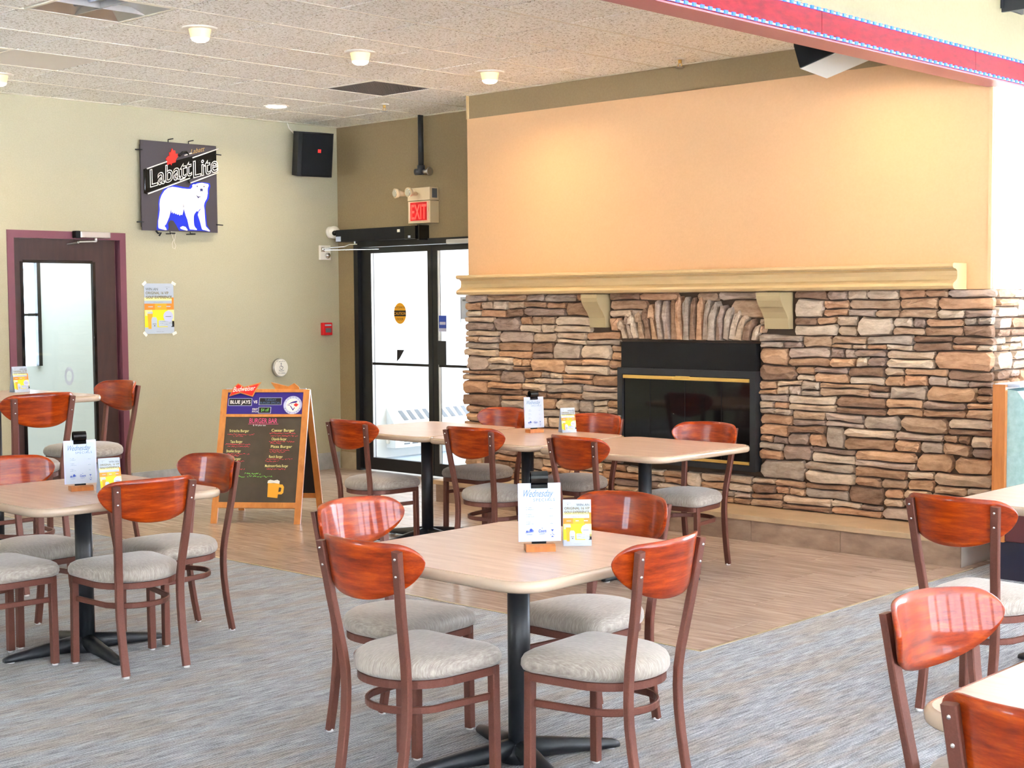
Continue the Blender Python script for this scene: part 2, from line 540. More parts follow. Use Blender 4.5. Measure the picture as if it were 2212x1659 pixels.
def text(bm, fr, s, x, y, size, off=0.0008, align='LEFT', shear=0.0, bold=0.0, wide=1.0, rot=0.0, outline=0.0, skew=0.0, spacing=1.0, width=None):
    """lettering laid flat in a frame; skew lifts the baseline as v = skew*u"""
    c = TXT.data
    c.body = s
    c.size = size
    c.align_x = align
    c.shear = shear
    c.offset = bold * size
    c.space_character = spacing
    c.resolution_u = 3
    c.fill_mode = 'NONE' if outline else 'BOTH'
    c.bevel_depth = outline
    c.bevel_resolution = 1
    c.extrude = 0.0
    bpy.context.view_layer.update()
    dg = bpy.context.evaluated_depsgraph_get()
    ev = TXT.evaluated_get(dg)
    me = ev.to_mesh()
    cr, sr = math.cos(rot), math.sin(rot)
    if width and len(me.vertices):
        xs = [v.co.x for v in me.vertices]
        wide = width / max(1e-6, max(xs) - min(xs))
    vm = []
    for v in me.vertices:
        a, b = v.co.x * wide, v.co.y
        b += skew * a
        a, b = a * cr - b * sr, a * sr + b * cr
        vm.append(bm.verts.new(fpt(fr, x + a, y + b, off + v.co.z)))
    for p in me.polygons:
        try:
            bm.faces.new([vm[i] for i in p.vertices])
        except ValueError:
            pass
    ev.to_mesh_clear()
    return bm

def scribble(bm, fr, x, y, length, size, off=0.0008):
    """a handwritten or tiny line too small to read: a wavy stroke"""
    n = max(4, int(length / (size * 0.34)))
    up, dn = [], []
    rs = random.Random(int(x * 9973 + y * 7919))
    for i in range(n + 1):
        a = x + length * i / n
        a += rs.uniform(-0.12, 0.12) * size
        b = y + size * rs.choice((-0.22, -0.12, 0.02, 0.14, 0.3, 0.42))
        t_ = size * rs.uniform(0.10, 0.2)
        up.append((a, b + t_)); dn.append((a, b - t_))
    for i in range(n):
        if rs.random() < 0.17:
            continue
        flat(bm, fr, [dn[i], dn[i + 1], up[i + 1], up[i]], off)
    return bm

def copy_tree(o, parent=None):
    c = o.copy()
    COL.objects.link(c)
    if parent is not None:
        c.parent = parent
    for ch in KIDS.get(o.name, []):
        copy_tree(ch, c)
    return c

KIDS = {}
def index_kids(root):
    KIDS[root.name] = list(root.children)
    for c in root.children:
        index_kids(c)

# ------------------------------------------------------------------ room shell
XL, YB, ZC = -10.565, 8.83, 3.169          # left wall, back wall, tiled ceiling
XC0, XC1, YC = -8.22, -3.87, 8.22          # chimney breast
XE, YE = -3.775, 5.19                      # edge between tile and carpet
ZH = 4.05                                  # higher ceiling right of the beam

floor = struct(obj('floor', B(-12.8, WX + 0.2, YF - 0.2, 12.3, -0.14, -0.03), M['grout']))
obj('carpet', boxes([(XL, WX, YF, YE, -0.03, 0.0), (XE, WX, YE, 10.5, -0.03, 0.0)]), M['carpet'], floor)
obj('grout', B(XL, XE, YE, YB + 0.12, -0.03, -0.004), M['grout'], floor)
TW, TH_ = 0.683, 0.325
tile_cache = {}
row = 0
y = YE + 0.008
while y < YB:
    y1 = min(y + TH_, YB)
    offs = {0: -3.93, 1: -4.385, 2: -4.158}[(row + 2) % 3]
    xs = [XE - 0.006]
    xx = offs
    while xx > XL:
        xs.append(xx); xx -= TW
    xs.append(XL)
    for a, b in zip(xs, xs[1:]):
        if y > 8.0 and a > XC0 + 0.02:
            if b > XC0:
                continue
            a = XC0
        if y > 7.82 and a > -8.0:
            continue
        key = (round(a - b, 3), round(y1 - y, 3))
        if key not in tile_cache:
            tile_cache[key] = obj('tile', B(-key[0] / 2 + 0.0025, key[0] / 2 - 0.0025, -key[1] / 2 + 0.0018, key[1] / 2 - 0.0018, -0.03, 0.0, 0.0008), M['tile'], floor)
            t = tile_cache[key]
        else:
            t = tile_cache[key].copy(); COL.objects.link(t)
        t.location = ((a + b) / 2, (y + y1) / 2, 0)
    y += TH_
    row += 1
struct(obj('trim_1', boxes([(XL, XE, YE - 0.004, YE + 0.008, -0.02, 0.003), (XE - 0.006, XE + 0.006, YE, YC - 0.4, -0.02, 0.003)]), M['edge_strip']))

# left wall with the doorway
DY0, DY1, DZ = 5.531, 6.567, 2.131
struct(obj('wall_left', boxes([(XL - 0.14, XL, YF, DY0, 0, ZC + 0.1), (XL - 0.14, XL, DY1, YB + 0.14, 0, ZC + 0.1), (XL - 0.14, XL, DY0, DY1, DZ, ZC + 0.1)]), M['wall']))
# back wall with the exit opening
EX0, EX1, EZ = -10.325, -8.30, 2.105
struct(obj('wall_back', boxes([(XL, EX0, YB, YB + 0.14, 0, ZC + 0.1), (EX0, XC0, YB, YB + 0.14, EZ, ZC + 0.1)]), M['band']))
wf = struct(obj('wall_fireplace', B(XC0, XC1, YC, 10.5, 0, ZH), M['band']))
obj('mortar', boxes([(XC0 - 0.002, XC1 + 0.012, YC - 0.012, YC, 0.16, 1.60), (XC1, XC1 + 0.012, YC, 9.7, 0.0, 1.60), (XC0 - 0.012, XC0, YC - 0.012, YB, 0.16, 1.60)]), M['mortar'], wf)
obj('painted_panel', B(XC0 - 0.004, XC1 - 0.001, YC - 0.014, YC, 1.60, 2.985, 0.002), M['panel'], wf)
obj('corner_bead', boxes([(XC0 - 0.008, XC0 + 0.006, YC - 0.018, YC, 2.985, ZC), (XC1 - 0.018, XC1 + 0.004, YC - 0.018, YC + 0.003, 1.6, 2.79)]), M['beige_trim'], wf)
obj('side_panel', B(XC1, XC1 + 0.014, YC + 0.004, 10.4, 1.60, 2.9, 0.002), M['white_wall'], wf)

# outer shell, mostly behind the camera: windows in the right-hand wall
rw = [(WX, WX + 0.14, YF, 10.6, 0, WZ0), (WX, WX + 0.14, YF, 10.6, WZ1, ZH)]
prev = YF
for a, b in WIN_Y:
    rw.append((WX, WX + 0.14, prev, a, WZ0, WZ1)); prev = b
rw.append((WX, WX + 0.14, prev, 10.6, WZ0, WZ1))
struct(obj('wall_right', boxes(rw), M['white_wall']))
fw = [(XL - 0.14, WX + 0.14, YF - 0.14, YF, 0, 0.8), (XL - 0.14, WX + 0.14, YF - 0.14, YF, 2.7, ZH)]
prev = XL - 0.14
for a, b in FILL_WIN_X:
    fw.append((prev, a, YF - 0.14, YF, 0.8, 2.7)); prev = b
fw.append((prev, WX + 0.14, YF - 0.14, YF, 0.8, 2.7))
struct(obj('wall_front', boxes(fw), M['white_wall']))
rb = [(XC1, WX, 10.5, 10.64, 0, 0.8), (XC1, WX, 10.5, 10.64, 2.7, ZH), (XC1, -3.3, 10.5, 10.64, 0.8, 2.7), (-1.3, -1.1, 10.5, 10.64, 0.8, 2.7), (0.9, WX, 10.5, 10.64, 0.8, 2.7)]
struct(obj('wall_rear_right', boxes(rb), M['white_wall']))
wn = 1
def window_y(a, b):
    global wn
    f = boxes([(WX + 0.03, WX + 0.09, a, a + 0.06, WZ0, WZ1), (WX + 0.03, WX + 0.09, b - 0.06, b, WZ0, WZ1), (WX + 0.03, WX + 0.09, a, b, WZ0, WZ0 + 0.06), (WX + 0.03, WX + 0.09, a, b, WZ1 - 0.06, WZ1), (WX + 0.035, WX + 0.085, (a + b) / 2 - 0.03, (a + b) / 2 + 0.03, WZ0 + 0.06, WZ1 - 0.06)])
    o = struct(obj('window_%d' % wn, f, M['alu_black'])); wn += 1
    obj('pane', boxes([(WX + 0.055, WX + 0.061, a + 0.06, (a + b) / 2 - 0.03, WZ0 + 0.06, WZ1 - 0.06), (WX + 0.055, WX + 0.061, (a + b) / 2 + 0.03, b - 0.06, WZ0 + 0.06, WZ1 - 0.06)]), M['glass'], o)
for a, b in WIN_Y:
    window_y(a, b)
for a, b in ((-3.3, -1.3), (-1.1, 0.9)):
    o = struct(obj('window_%d' % wn, boxes([(a, a + 0.06, 10.53, 10.59, 0.8, 2.7), (b - 0.06, b, 10.53, 10.59, 0.8, 2.7), (a + 0.06, b - 0.06, 10.53, 10.59, 0.8, 0.86), (a + 0.06, b - 0.06, 10.53, 10.59, 2.64, 2.7)]), M['alu_black'])); wn += 1
    obj('pane', B(a + 0.06, b - 0.06, 10.555, 10.561, 0.86, 2.64), M['glass'], o)
for a, b in FILL_WIN_X:  # frames of the windows added behind the camera for extra light
    o = struct(obj('window_%d' % wn, boxes([(a, a + 0.06, YF - 0.09, YF - 0.03, 0.8, 2.7), (b - 0.06, b, YF - 0.09, YF - 0.03, 0.8, 2.7), (a + 0.06, b - 0.06, YF - 0.09, YF - 0.03, 0.8, 0.86), (a + 0.06, b - 0.06, YF - 0.09, YF - 0.03, 2.64, 2.7), ((a + b) / 2 - 0.03, (a + b) / 2 + 0.03, YF - 0.085, YF - 0.035, 0.86, 2.64)]), M['alu_black'])); wn += 1
    obj('pane', boxes([(a + 0.06, (a + b) / 2 - 0.03, YF - 0.061, YF - 0.055, 0.86, 2.64), ((a + b) / 2 + 0.03, b - 0.06, YF - 0.061, YF - 0.055, 0.86, 2.64)]), M['glass'], o)
struct(obj('ceiling_high', B(-3.86, WX + 0.14, YF - 0.14, 10.64, ZH, ZH + 0.1), M['white_wall']))

M['bounce_ground'] = noise_mat('bounce_ground_white', [(0.3, lin(232, 234, 238)), (0.7, lin(240, 242, 246))], nscale=3, rough=0.9, space='world')  # unseen bright ground added to bounce sunlight up to the ceiling
struct(obj('ground', boxes([(WX + 0.2, 60, -50, 50, -0.34, -0.28), (-50, WX + 0.2, -50, YF - 0.2, -0.34, -0.28)]), M['bounce_ground']))

# red beam with LED tapes and the bulkhead above it
BX0, BX1, BZ0, BZ1 = -3.90, -3.742, 2.79, 2.925
struct(obj('wall_bulkhead', B(BX0 + 0.02, BX1, YF, 10.5, BZ1, ZH), M['cream']))
bm = bmesh.new()
ys = [YF, -3.3, -0.5, 2.0, 4.2, 6.12, 7.72, 10.5]
beam = thing('light_beam', 'long red painted beam carrying two blue lit strips under the cream bulkhead', 'beam', (BX1, 6.0, BZ0))
def put(o, parent):
    o.parent = parent
    o.matrix_parent_inverse = Matrix.LocRotScale(parent.location, parent.rotation_euler, None).inverted()
    return o
for a, b in zip(ys, ys[1:]):
    put(obj('beam_panel', B(BX0, BX1, a + 0.001, b - 0.001, BZ0, BZ1, 0.002), M['wine']), beam)
put(obj('beam_soffit', B(BX0 - 0.004, BX1 - 0.006, YF, 10.5, BZ0 - 0.008, BZ0), M['wine_soffit']), beam)
for z in (BZ0 + 0.008, BZ1 - 0.008):
    nm = put(obj('led_tape', B(BX1, BX1 + 0.006, YF, 10.5, z - 0.004, z + 0.004), M['led_strip']), beam)
    bm = bmesh.new()
    yy = 3.0
    while yy < 10.4:
        box(bm, BX1 + 0.006, BX1 + 0.014, yy - 0.011, yy + 0.011, z - 0.007, z + 0.007)
        yy += 0.058
    ch = put(obj('led_chip', bm, M['led']), beam)
    ch['kind'] = 'stuff'

# ceiling of lay-in tiles
GX0, GDX, GY0, GDY = -6.90, 0.605, 5.905, 0.618
gx = [GX0 + GDX * k for k in range(-6, 6)]
gx = [XL] + [v for v in gx if XL + 0.02 < v < BX0 - 0.05] + [BX0 + 0.03]
gy = [GY0 + GDY * k for k in range(-21, 5)]
gy = [YF] + [v for v in gy if YF + 0.1 < v < YB - 0.05] + [YB]
ceiling = struct(obj('ceiling', B(XL - 0.14, BX0 + 0.06, YF - 0.14, YB + 0.14, ZC + 0.06, ZC + 0.12), M['ceil_smooth']))
def cell(x, y):
    i = max(k for k in range(len(gx)) if gx[k] <= x + 1e-4)
    j = max(k for k in range(len(gy)) if gy[k] <= y + 1e-4)
    return i, j
TROFFER = [cell(-7.2, 4.3), cell(-9.0, 4.3)]
SMOOTH = cell(-8.96, 5.0)
GRILLE = cell(-8.4, 7.4)
ccache = {}
def ctile(a, b, c, d, m, key2=''):
    key = (round(b - a, 3), round(d - c, 3), key2)
    if key not in ccache:
        o = obj('ceiling_tile', B(-key[0] / 2 + 0.003, key[0] / 2 - 0.003, -key[1] / 2 + 0.007, key[1] / 2 - 0.007, 0.0, 0.02, 0.003), m, ceiling)
        ccache[key] = o
    else:
        o = ccache[key].copy(); COL.objects.link(o)
    o.location = ((a + b) / 2, (c + d) / 2, ZC + random.uniform(-0.001, 0.001))
for i in range(len(gx) - 1):
    for j in range(len(gy) - 1):
        if (i, j) in TROFFER or (i, j) == GRILLE:
            continue
        a, b, c, d = gx[i], gx[i + 1], gy[j], gy[j + 1]
        if b - a < 0.06:
            continue
        m, k2 = (M['ceil_smooth'], 's') if (i, j) == SMOOTH else (M['ceil'], '')
        if d > YC and b > XC0:
            if c < YC:
                ctile(a, b, c, YC, m, k2)
            if a < XC0 - 0.05:
                ctile(a, XC0, max(c, YC), d, m, k2)
            continue
        ctile(a, b, c, d, m, k2)
for v in gx[1:-1]:
    obj('grid_bar', B(v - 0.009, v + 0.009, YF, YC if v > XC0 else YB, ZC - 0.0025, ZC + 0.012), M['grid'], ceiling)
for v in gy[1:-1]:
    obj('grid_bar', B(XL, BX0 if v < YC else XC0, v - 0.012, v + 0.012, ZC + 0.014, ZC + 0.022), M['grid_shade'], ceiling)  # recessed cross bars, coloured dark to stand in for shade
struct(obj('trim_2', boxes([(XL, XL + 0.03, YF, YB, ZC - 0.003, ZC + 0.02), (XL, XC0, YB - 0.03, YB, ZC - 0.003, ZC + 0.02), (XC0, BX0, YC - 0.02, YC, ZC - 0.003, ZC + 0.02)]), M['grid']))

# baseboards
bl = struct(bpy.data.objects.new('baseboard_left', None)); COL.objects.link(bl)
def tiles_along(parent, name, y0, y1, step, mk, m):
    a = y0
    while a < y1 - 0.01:
        b = min(a + step, y1)
        obj(name, mk(a + 0.0015, b - 0.0015), m, parent)
        a = b
tiles_along(bl, 'base_tile', DY1 + 0.01, YB - 0.02, 0.6, lambda a, b: B(XL, XL + 0.012, a, b, 0.0, 0.155, 0.002), M['base_grey'])
tiles_along(bl, 'base_tile', 2.0, DY0 - 0.01, 0.6, lambda a, b: B(XL, XL + 0.012, a, b, 0.0, 0.155, 0.002), M['base_grey'])
bb = struct(bpy.data.objects.new('baseboard_back', None)); COL.objects.link(bb)
tiles_along(bb, 'base_tile', XL + 0.013, EX0 - 0.01, 0.3, lambda a, b: B(a, b, YB - 0.012, YB, 0.0, 0.155, 0.002), M['base_tile'])

# ------------------------------------------------------------------ vestibule beyond the exit doors, corridor beyond the left door
VX = -10.9
struct(obj('wall_vestibule', boxes([(VX - 0.1, VX, YB + 0.14, 12.2, 0, 2.9), (VX, XL, YB + 0.14, YB + 0.2, 0, 2.9)]), M['white_wall']))
struct(obj('ceiling_vestibule', B(VX - 0.1, XC0, YB + 0.14, 12.2, 2.9, 3.0), M['white_wall']))
obj('vestibule_mat', B(VX, XC0, YB + 0.13, 12.2, -0.03, 0.0), M['mat_blue'], floor)
o = struct(obj('window_%d' % wn, boxes([(VX, VX + 0.06, 12.05, 12.11, 0, 2.9), (-8.30, XC0, 12.05, 12.11, 0, 2.9), (-9.63, -9.57, 12.05, 12.11, 0, 2.9), (VX, XC0, 12.05, 12.11, 2.8, 2.9), (VX, XC0, 12.05, 12.11, 0, 0.1)]), M['alu_black'])); wn += 1
obj('pane', boxes([(VX + 0.06, -9.63, 12.08, 12.086, 0.1, 2.8), (-9.57, -8.30, 12.08, 12.086, 0.1, 2.8)]), M['glass'], o)
struct(obj('wall_vestibule_side', B(XC0, XC0 + 0.1, 10.5, 12.2, 0, 2.9), M['white_wall']))
area('vestibule_fill_light', (-9.6, 10.6, 2.86), (0, 0, 0), 1.6, 2.2, 25, (0.97, 1.0, 0.98))  # added fill light, no fixture: brightens the space behind the exit glass

ht = thing('baseboard_heater', 'white sloped convector heater on the vestibule wall behind the glass doors', 'heater', (VX, 10.6, 0.1))
bm = bmesh.new()
prof = [(0, 0), (0.13, 0), (0.13, 0.225), (0.0, 0.40)]
prism(bm, prof, FR((VX, 11.6, 0.1), (1, 0, 0), (0, 0, 1)), 0, 1.9)
put(obj('casing', bm, M['heater']), ht)
bm = bmesh.new()
for i in range(16):
    yy = 9.82 + i * 0.11
    for k in range(4):
        box(bm, VX + 0.130, VX + 0.134, yy, yy + 0.075, 0.13 + k * 0.026, 0.143 + k * 0.026)
put(obj('louvres', bm, M['p_grey']), ht)
bm = bmesh.new()
fr = FR((VX + 0.13, 9.75, 0.325), (0, 1, 0), (-0.13, 0, 0.175))
for i in range(16):
    flat(bm, fr, [(0.1 + i * 0.11, 0.05), (0.165 + i * 0.11, 0.05), (0.13 + i * 0.11, 0.17), (0.075 + i * 0.11, 0.17)], 0.002)
put(obj('top_grille', bm, M['p_grey']), ht)
put(obj('valve', cyl(bmesh.new(), (VX + 0.03, 9.68, 0.16), (VX + 0.03, 9.70, 0.16), 0.02), M['white']), ht)

struct(obj('wall_corridor', boxes([(-12.4, -12.2, 3.6, 6.50, 0, 2.9), (-12.4, -12.2, 6.68, 9.0, 0, 2.9), (-12.4, -12.2, 6.50, 6.68, 0, 1.0), (-12.4, -12.2, 6.50, 6.68, 1.95, 2.9), (-12.4, XL - 0.14, 3.5, 3.6, 0, 2.9), (-12.4, VX - 0.1, 9.0, 9.1, 0, 2.9)]), M['corridor']))
struct(obj('ceiling_corridor', B(-12.4, XL - 0.14, 3.5, 9.1, 2.9, 3.0), M['white_wall']))
o = struct(obj('window_%d' % wn, boxes([(-12.22, -12.19, 6.50, 6.515, 1.0, 1.95), (-12.22, -12.17, 6.655, 6.69, 1.0, 1.95), (-12.22, -12.19, 6.5, 6.68, 1.45, 1.475)]), M['alu_black'])); wn += 1
obj('pane', boxes([(-12.3, -12.295, 6.5, 6.68, 1.0, 1.95)]), M['glass'], o)
area('corridor_fill_light', (-11.4, 6.6, 2.86), (0, 0, 0), 0.9, 2.4, 100, (0.94, 0.98, 1.0))  # unseen light added to brighten the view through the left door

# ------------------------------------------------------------------ left door
d1 = struct(obj('door_1', boxes([(XL - 0.14, XL + 0.012, DY0, DY0 + 0.055, 0, DZ), (XL - 0.14, XL + 0.012, DY1 - 0.055, DY1, 0, DZ), (XL - 0.14, XL + 0.012, DY0 + 0.055, DY1 - 0.055, DZ - 0.06, DZ),
                                 (XL - 0.10, XL - 0.06, DY1 - 0.09, DY1 - 0.055, 0, DZ - 0.06)]), M['door_frame']))
lx0, lx1 = XL - 0.055, XL - 0.012
gy0, gy1, gz0, gz1 = 5.655, 6.28, 0.27, 1.89
leaf = obj('leaf', boxes([(lx0, lx1, DY0 + 0.057, gy0, 0.01, DZ - 0.062), (lx0, lx1, gy1, DY1 - 0.09, 0.01, DZ - 0.062), (lx0, lx1, gy0, gy1, 0.01, gz0), (lx0, lx1, gy0, gy1, gz1, DZ - 0.062)]), M['door_leaf'], d1)
obj('glass_bead', boxes([(lx1 - 0.002, lx1 + 0.008, gy0 - 0.012, gy0 + 0.012, gz0, gz1), (lx1 - 0.002, lx1 + 0.008, gy1 - 0.012, gy1 + 0.012, gz0, gz1), (lx1 - 0.002, lx1 + 0.008, gy0 + 0.012, gy1 - 0.012, gz1 - 0.012, gz1 + 0.012), (lx1 - 0.002, lx1 + 0.008, gy0 + 0.012, gy1 - 0.012, gz0 - 0.012, gz0 + 0.012)]), M['black_gloss'], leaf)
obj('pane', B(XL - 0.036, XL - 0.030, gy0, gy1, gz0, gz1), M['glass_frost'], leaf)
bm = bmesh.new()
fr = FR((XL - 0.029, 6.05, 0.98), (0, 1, 0), (0, 0, 1))
for i in range(10):
    t0, t1 = 2 * PI * i / 10, 2 * PI * (i + 1) / 10
    flat(bm, fr, [(0.025 * math.cos(t0), 0.045 * math.sin(t0)), (0.042 * math.cos(t0), 0.075 * math.sin(t0)), (0.042 * math.cos(t1), 0.075 * math.sin(t1)), (0.025 * math.cos(t1), 0.045 * math.sin(t1))], 0.0)
obj('sticker_residue', bm, M['paper'], leaf)
dc = thing('door_closer', 'grey hydraulic closer with hinged arm above the dark brown left door', 'door closer', (XL, 6.25, 2.10))
put(obj('closer_body', B(XL + 0.012, XL + 0.062, 6.13, 6.40, 2.082, 2.132, 0.006), M['alu']), dc)
put(obj('closer_end', B(XL + 0.010, XL + 0.066, 6.085, 6.13, 2.078, 2.136, 0.006), M['black']), dc)
bm = bmesh.new()
cyl(bm, (XL + 0.05, 6.27, 2.055), (XL + 0.05, 6.27, 2.085), 0.012)
sweep(bm, [(XL + 0.05, 6.27, 2.055), (XL + 0.11, 6.08, 2.045)], 0.012, 0.02)
sweep(bm, [(XL + 0.11, 6.08, 2.04), (XL + 0.0, 6.05, 2.03)], 0.012, 0.02)
put(obj('closer_arm', bm, M['alu']), dc)

# ------------------------------------------------------------------ double glazed exit doors
YD = YB + 0.02
d2 = struct(obj('door_2', boxes([(EX0, EX0 + 0.055, YB - 0.02, YB + 0.12, 0, EZ), (EX0 + 0.055, XC0, YB - 0.02, YB + 0.12, 2.055, EZ), (XC0 - 0.08, XC0, YB + 0.0, YB + 0.12, 0, 2.055)]), M['alu_black']))
def leaf2(x0, x1, sl, sr):
    lf = obj('leaf', boxes([(x0, x0 + sl, YD, YD + 0.045, 0.015, 2.05), (x1 - sr, x1, YD, YD + 0.045, 0.015, 2.05), (x0 + sl, x1 - sr, YD, YD + 0.045, 0.015, 0.125), (x0 + sl, x1 - sr, YD, YD + 0.045, 1.997, 2.05), (x0 + sl, x1 - sr, YD + 0.008, YD + 0.036, 0.978, 1.0)]), M['alu_black'], d2)
    obj('pane', boxes([(x0 + sl, x1 - sr, YD + 0.02, YD + 0.026, 0.125, 0.978), (x0 + sl, x1 - sr, YD + 0.02, YD + 0.026, 1.0, 1.997)]), M['glass'], lf)
    obj('glazing_bead', boxes([(x0 + sl, x0 + sl + 0.008, YD + 0.004, YD + 0.03, 0.125, 1.997)]), M['alu'], lf)
    return lf
la = leaf2(EX0 + 0.06, -9.325, 0.125, 0.055)
lb = leaf2(-9.315, XC0 - 0.09, 0.055, 0.08)
fr = FR((-9.765, YD + 0.0195, 1.449), (1, 0, 0), (0, 0, 1))
bm = bmesh.new(); flat(bm, fr, disc(0, 0, 0.082, 0.095), 0.0)
st = obj('warning_sticker', bm, M['sticker'], la); st['label'] = 'round amber caution sticker on glass'
bm = bmesh.new()
flat(bm, fr, rect(-0.078, -0.026, 0.078, 0.026), 0.0006)
text(bm, fr, 'AUTOMATIC', 0, 0.045, 0.026, 0.0008, 'CENTER')
text(bm, fr, 'DOOR', 0, -0.062, 0.03, 0.0008, 'CENTER')
obj('sticker_lettering', bm, M['p_black'], la)
bm = bmesh.new(); text(bm, fr, 'CAUTION', 0, -0.013, 0.036, 0.0012, 'CENTER', bold=0.01)
obj('sticker_lettering', bm, M['sticker'], la)
bm = bmesh.new(); flat(bm, FR((-9.765, YD + 0.0195, 1.075), (1, 0, 0), (0, 0, 1)), [(-0.045, 0.045), (-0.05, -0.06), (-0.01, -0.03), (0.05, 0.045)], 0.0)
obj('torn_sticker', bm, M['p_black'], la)
fr = FR((-9.24, YD - 0.001, 1.29), (1, 0, 0), (0, 0, 1))
bm = bmesh.new(); flat(bm, fr, rect(0, 0.03, 0.095, 0.14), 0.0)
ps = obj('notice', bm, M['p_mid'], lb)
bm = bmesh.new(); flat(bm, fr, rect(0, 0.0, 0.095, 0.03), 0.0); flat(bm, fr, rect(0.01, 0.06, 0.085, 0.085), 0.001)
obj('notice', bm, M['p_lav'], lb)
obj('push_plate', B(-9.25, -9.15, YD - 0.012, YD, 1.0, 1.21, 0.003), M['black_metal'], lb)
fr = FR((-8.985, YD + 0.0195, 1.40), (1, 0, 0), (0, 0, 1))
bm = bmesh.new(); flat(bm, fr, rect(0, 0, 0.14, 0.19), 0)
obj('paper_notice', bm, M['paper'], lb)
bm = bmesh.new(); flat(bm, fr, rect(0.02, 0.155, 0.12, 0.17), 0.0006); flat(bm, fr, rect(-0.004, -0.03, 0.004, 0.19), 0.0006)
obj('notice_print', bm, M['p_grey'], lb)
obj('closer', B(-9.05, -8.75, YB - 0.07, YB - 0.02, 2.045, 2.085, 0.006), M['alu'], lb)

op = thing('door_operator', 'long black automatic operator box above the glazed exit doors', 'door operator', (-9.9, YB, 2.16))
put(obj('housing', B(-10.445, -9.50, YB - 0.13, YB, 2.106, 2.215, 0.004), M['black']), op)
put(obj('end_cover', boxes([(-9.50, -9.36, YB - 0.14, YB, 2.10, 2.215, 0.004), (-9.36, -9.33, YB - 0.12, YB, 2.09, 2.22, 0.003)]), M['black_gloss']), op)
put(obj('rocker_switch', B(-9.60, -9.565, YB - 0.134, YB - 0.13, 2.165, 2.19, 0.001), M['white']), op)
put(obj('rating_label', B(-10.44, -10.37, YB - 0.132, YB - 0.13, 2.11, 2.155), M['paper']), op)
put(obj('rating_label', B(-9.45, -9.42, YB - 0.1425, YB - 0.14, 2.11, 2.13), M['paper']), op)
bm = bmesh.new()
sweep(bm, [(-10.22, YB - 0.09, 2.106), (-10.22, YB - 0.09, 2.085)], 0.02, 0.02, (1, 0, 0))
sweep(bm, [(-10.18, YB - 0.09, 2.08), (-10.26, YB - 0.11, 2.08), (-10.30, YB - 0.14, 2.06), (-10.47, YB - 0.26, 2.045)], 0.012, 0.026)
sweep(bm, [(-10.47, YB - 0.26, 2.03), (-10.1, YB - 0.07, 2.03), (-9.98, YB - 0.01, 2.03)], 0.008, 0.014)
cyl(bm, (-10.47, YB - 0.26, 2.015), (-10.47, YB - 0.26, 2.055), 0.016)
put(obj('arm', bm, M['chrome']), op)

# exit sign with twin lamp heads
ex = thing('exit_sign', 'cream exit sign lit red with two emergency lamp heads above the exit doors', 'exit sign', (-9.33, YB, 2.38))
ey = YB - 0.11
put(obj('housing', boxes([(-9.485, -9.205, ey + 0.005, YB, 2.235, 2.425, 0.004), (-9.485, -9.205, ey, YB, 2.43, 2.54, 0.004)]), M['ivory']), ex)
put(obj('sign_face', B(-9.470, -9.22, ey, ey + 0.006, 2.25, 2.42), M['exit_glow']), ex)
fr = FR((-9.345, ey, 2.265), (1, 0, 0), (0, 0, 1))
bm = bmesh.new(); flat(bm, fr, rect(-0.105, -0.008, 0.105, 0.15), 0.001)
put(obj('letter_field', bm, M['red']), ex)
bm = bmesh.new()
text(bm, fr, 'EXIT', 0, 0.005, 0.18, 0.002, 'CENTER', bold=0.012, width=0.19)
put(obj('lettering', bm, M['exit_red']), ex)
for x, dx in ((-9.53, -0.03), (-9.37, 0.0)):
    bm = bmesh.new()
    cyl(bm, (x - dx, ey, 2.49), (x, ey - 0.07, 2.50), 0.016, 0.03, 16)
    cyl(bm, (x, ey - 0.07, 2.50), (x + dx * 0.3, ey - 0.10, 2.497), 0.038, 0.042, 20)
    h = put(obj('lamp_head', bm, M['ivory']), ex)
    bm = bmesh.new(); cyl(bm, (x + dx * 0.3, ey - 0.1005, 2.497), (x + dx * 0.33, ey - 0.106, 2.4965), 0.036, 0.03, 20)
    obj('reflector', bm, M['chrome'], h)
put(obj('spec_label', B(-9.2045, -9.204, ey + 0.03, YB - 0.02, 2.45, 2.53), M['p_grey']), ex)

# black conduit drop
pd = thing('sprinkler_drop', 'black pipe dropping from the ceiling to a sidewall sprinkler elbow above the exit sign', 'pipe', (-9.34, YB - 0.07, 2.7))
bm = bmesh.new(); cyl(bm, (-9.35, YB - 0.07, ZC), (-9.35, YB - 0.07, 2.72), 0.024)
put(obj('pipe', bm, M['black_metal']), pd)
bm = bmesh.new()
cyl(bm, (-9.35, YB - 0.07, 2.735), (-9.35, YB - 0.07, 2.66), 0.034)
cyl(bm, (-9.40, YB - 0.09, 2.68), (-9.33, YB - 0.07, 2.68), 0.028)
put(obj('elbow', bm, M['black_metal']), pd)
bm = bmesh.new()
cyl(bm, (-9.33, YB - 0.07, 2.68), (-9.23, YB - 0.09, 2.675), 0.016)
cyl(bm, (-9.23, YB - 0.09, 2.675), (-9.215, YB - 0.09, 2.675), 0.034)
put(obj('nozzle', bm, M['alu']), pd)

# ------------------------------------------------------------------ stone cladding
FX0, FX1, FZ0, FZ1 = -6.645, -5.465, 0.40, 1.262
ACX = -6.055
def wob(x, k):
    return 0.006 * math.sin(x * 5.1 + k * 2.7) + 0.004 * math.sin(x * 13.7 + k * 5.1)

def arch_half(z):
    if z < 1.262 or z > 1.575:
        return 0.0
    t = min(1.0, max(0.0, (1.575 - z) / 0.17))
    return 0.60 * math.sqrt(t)

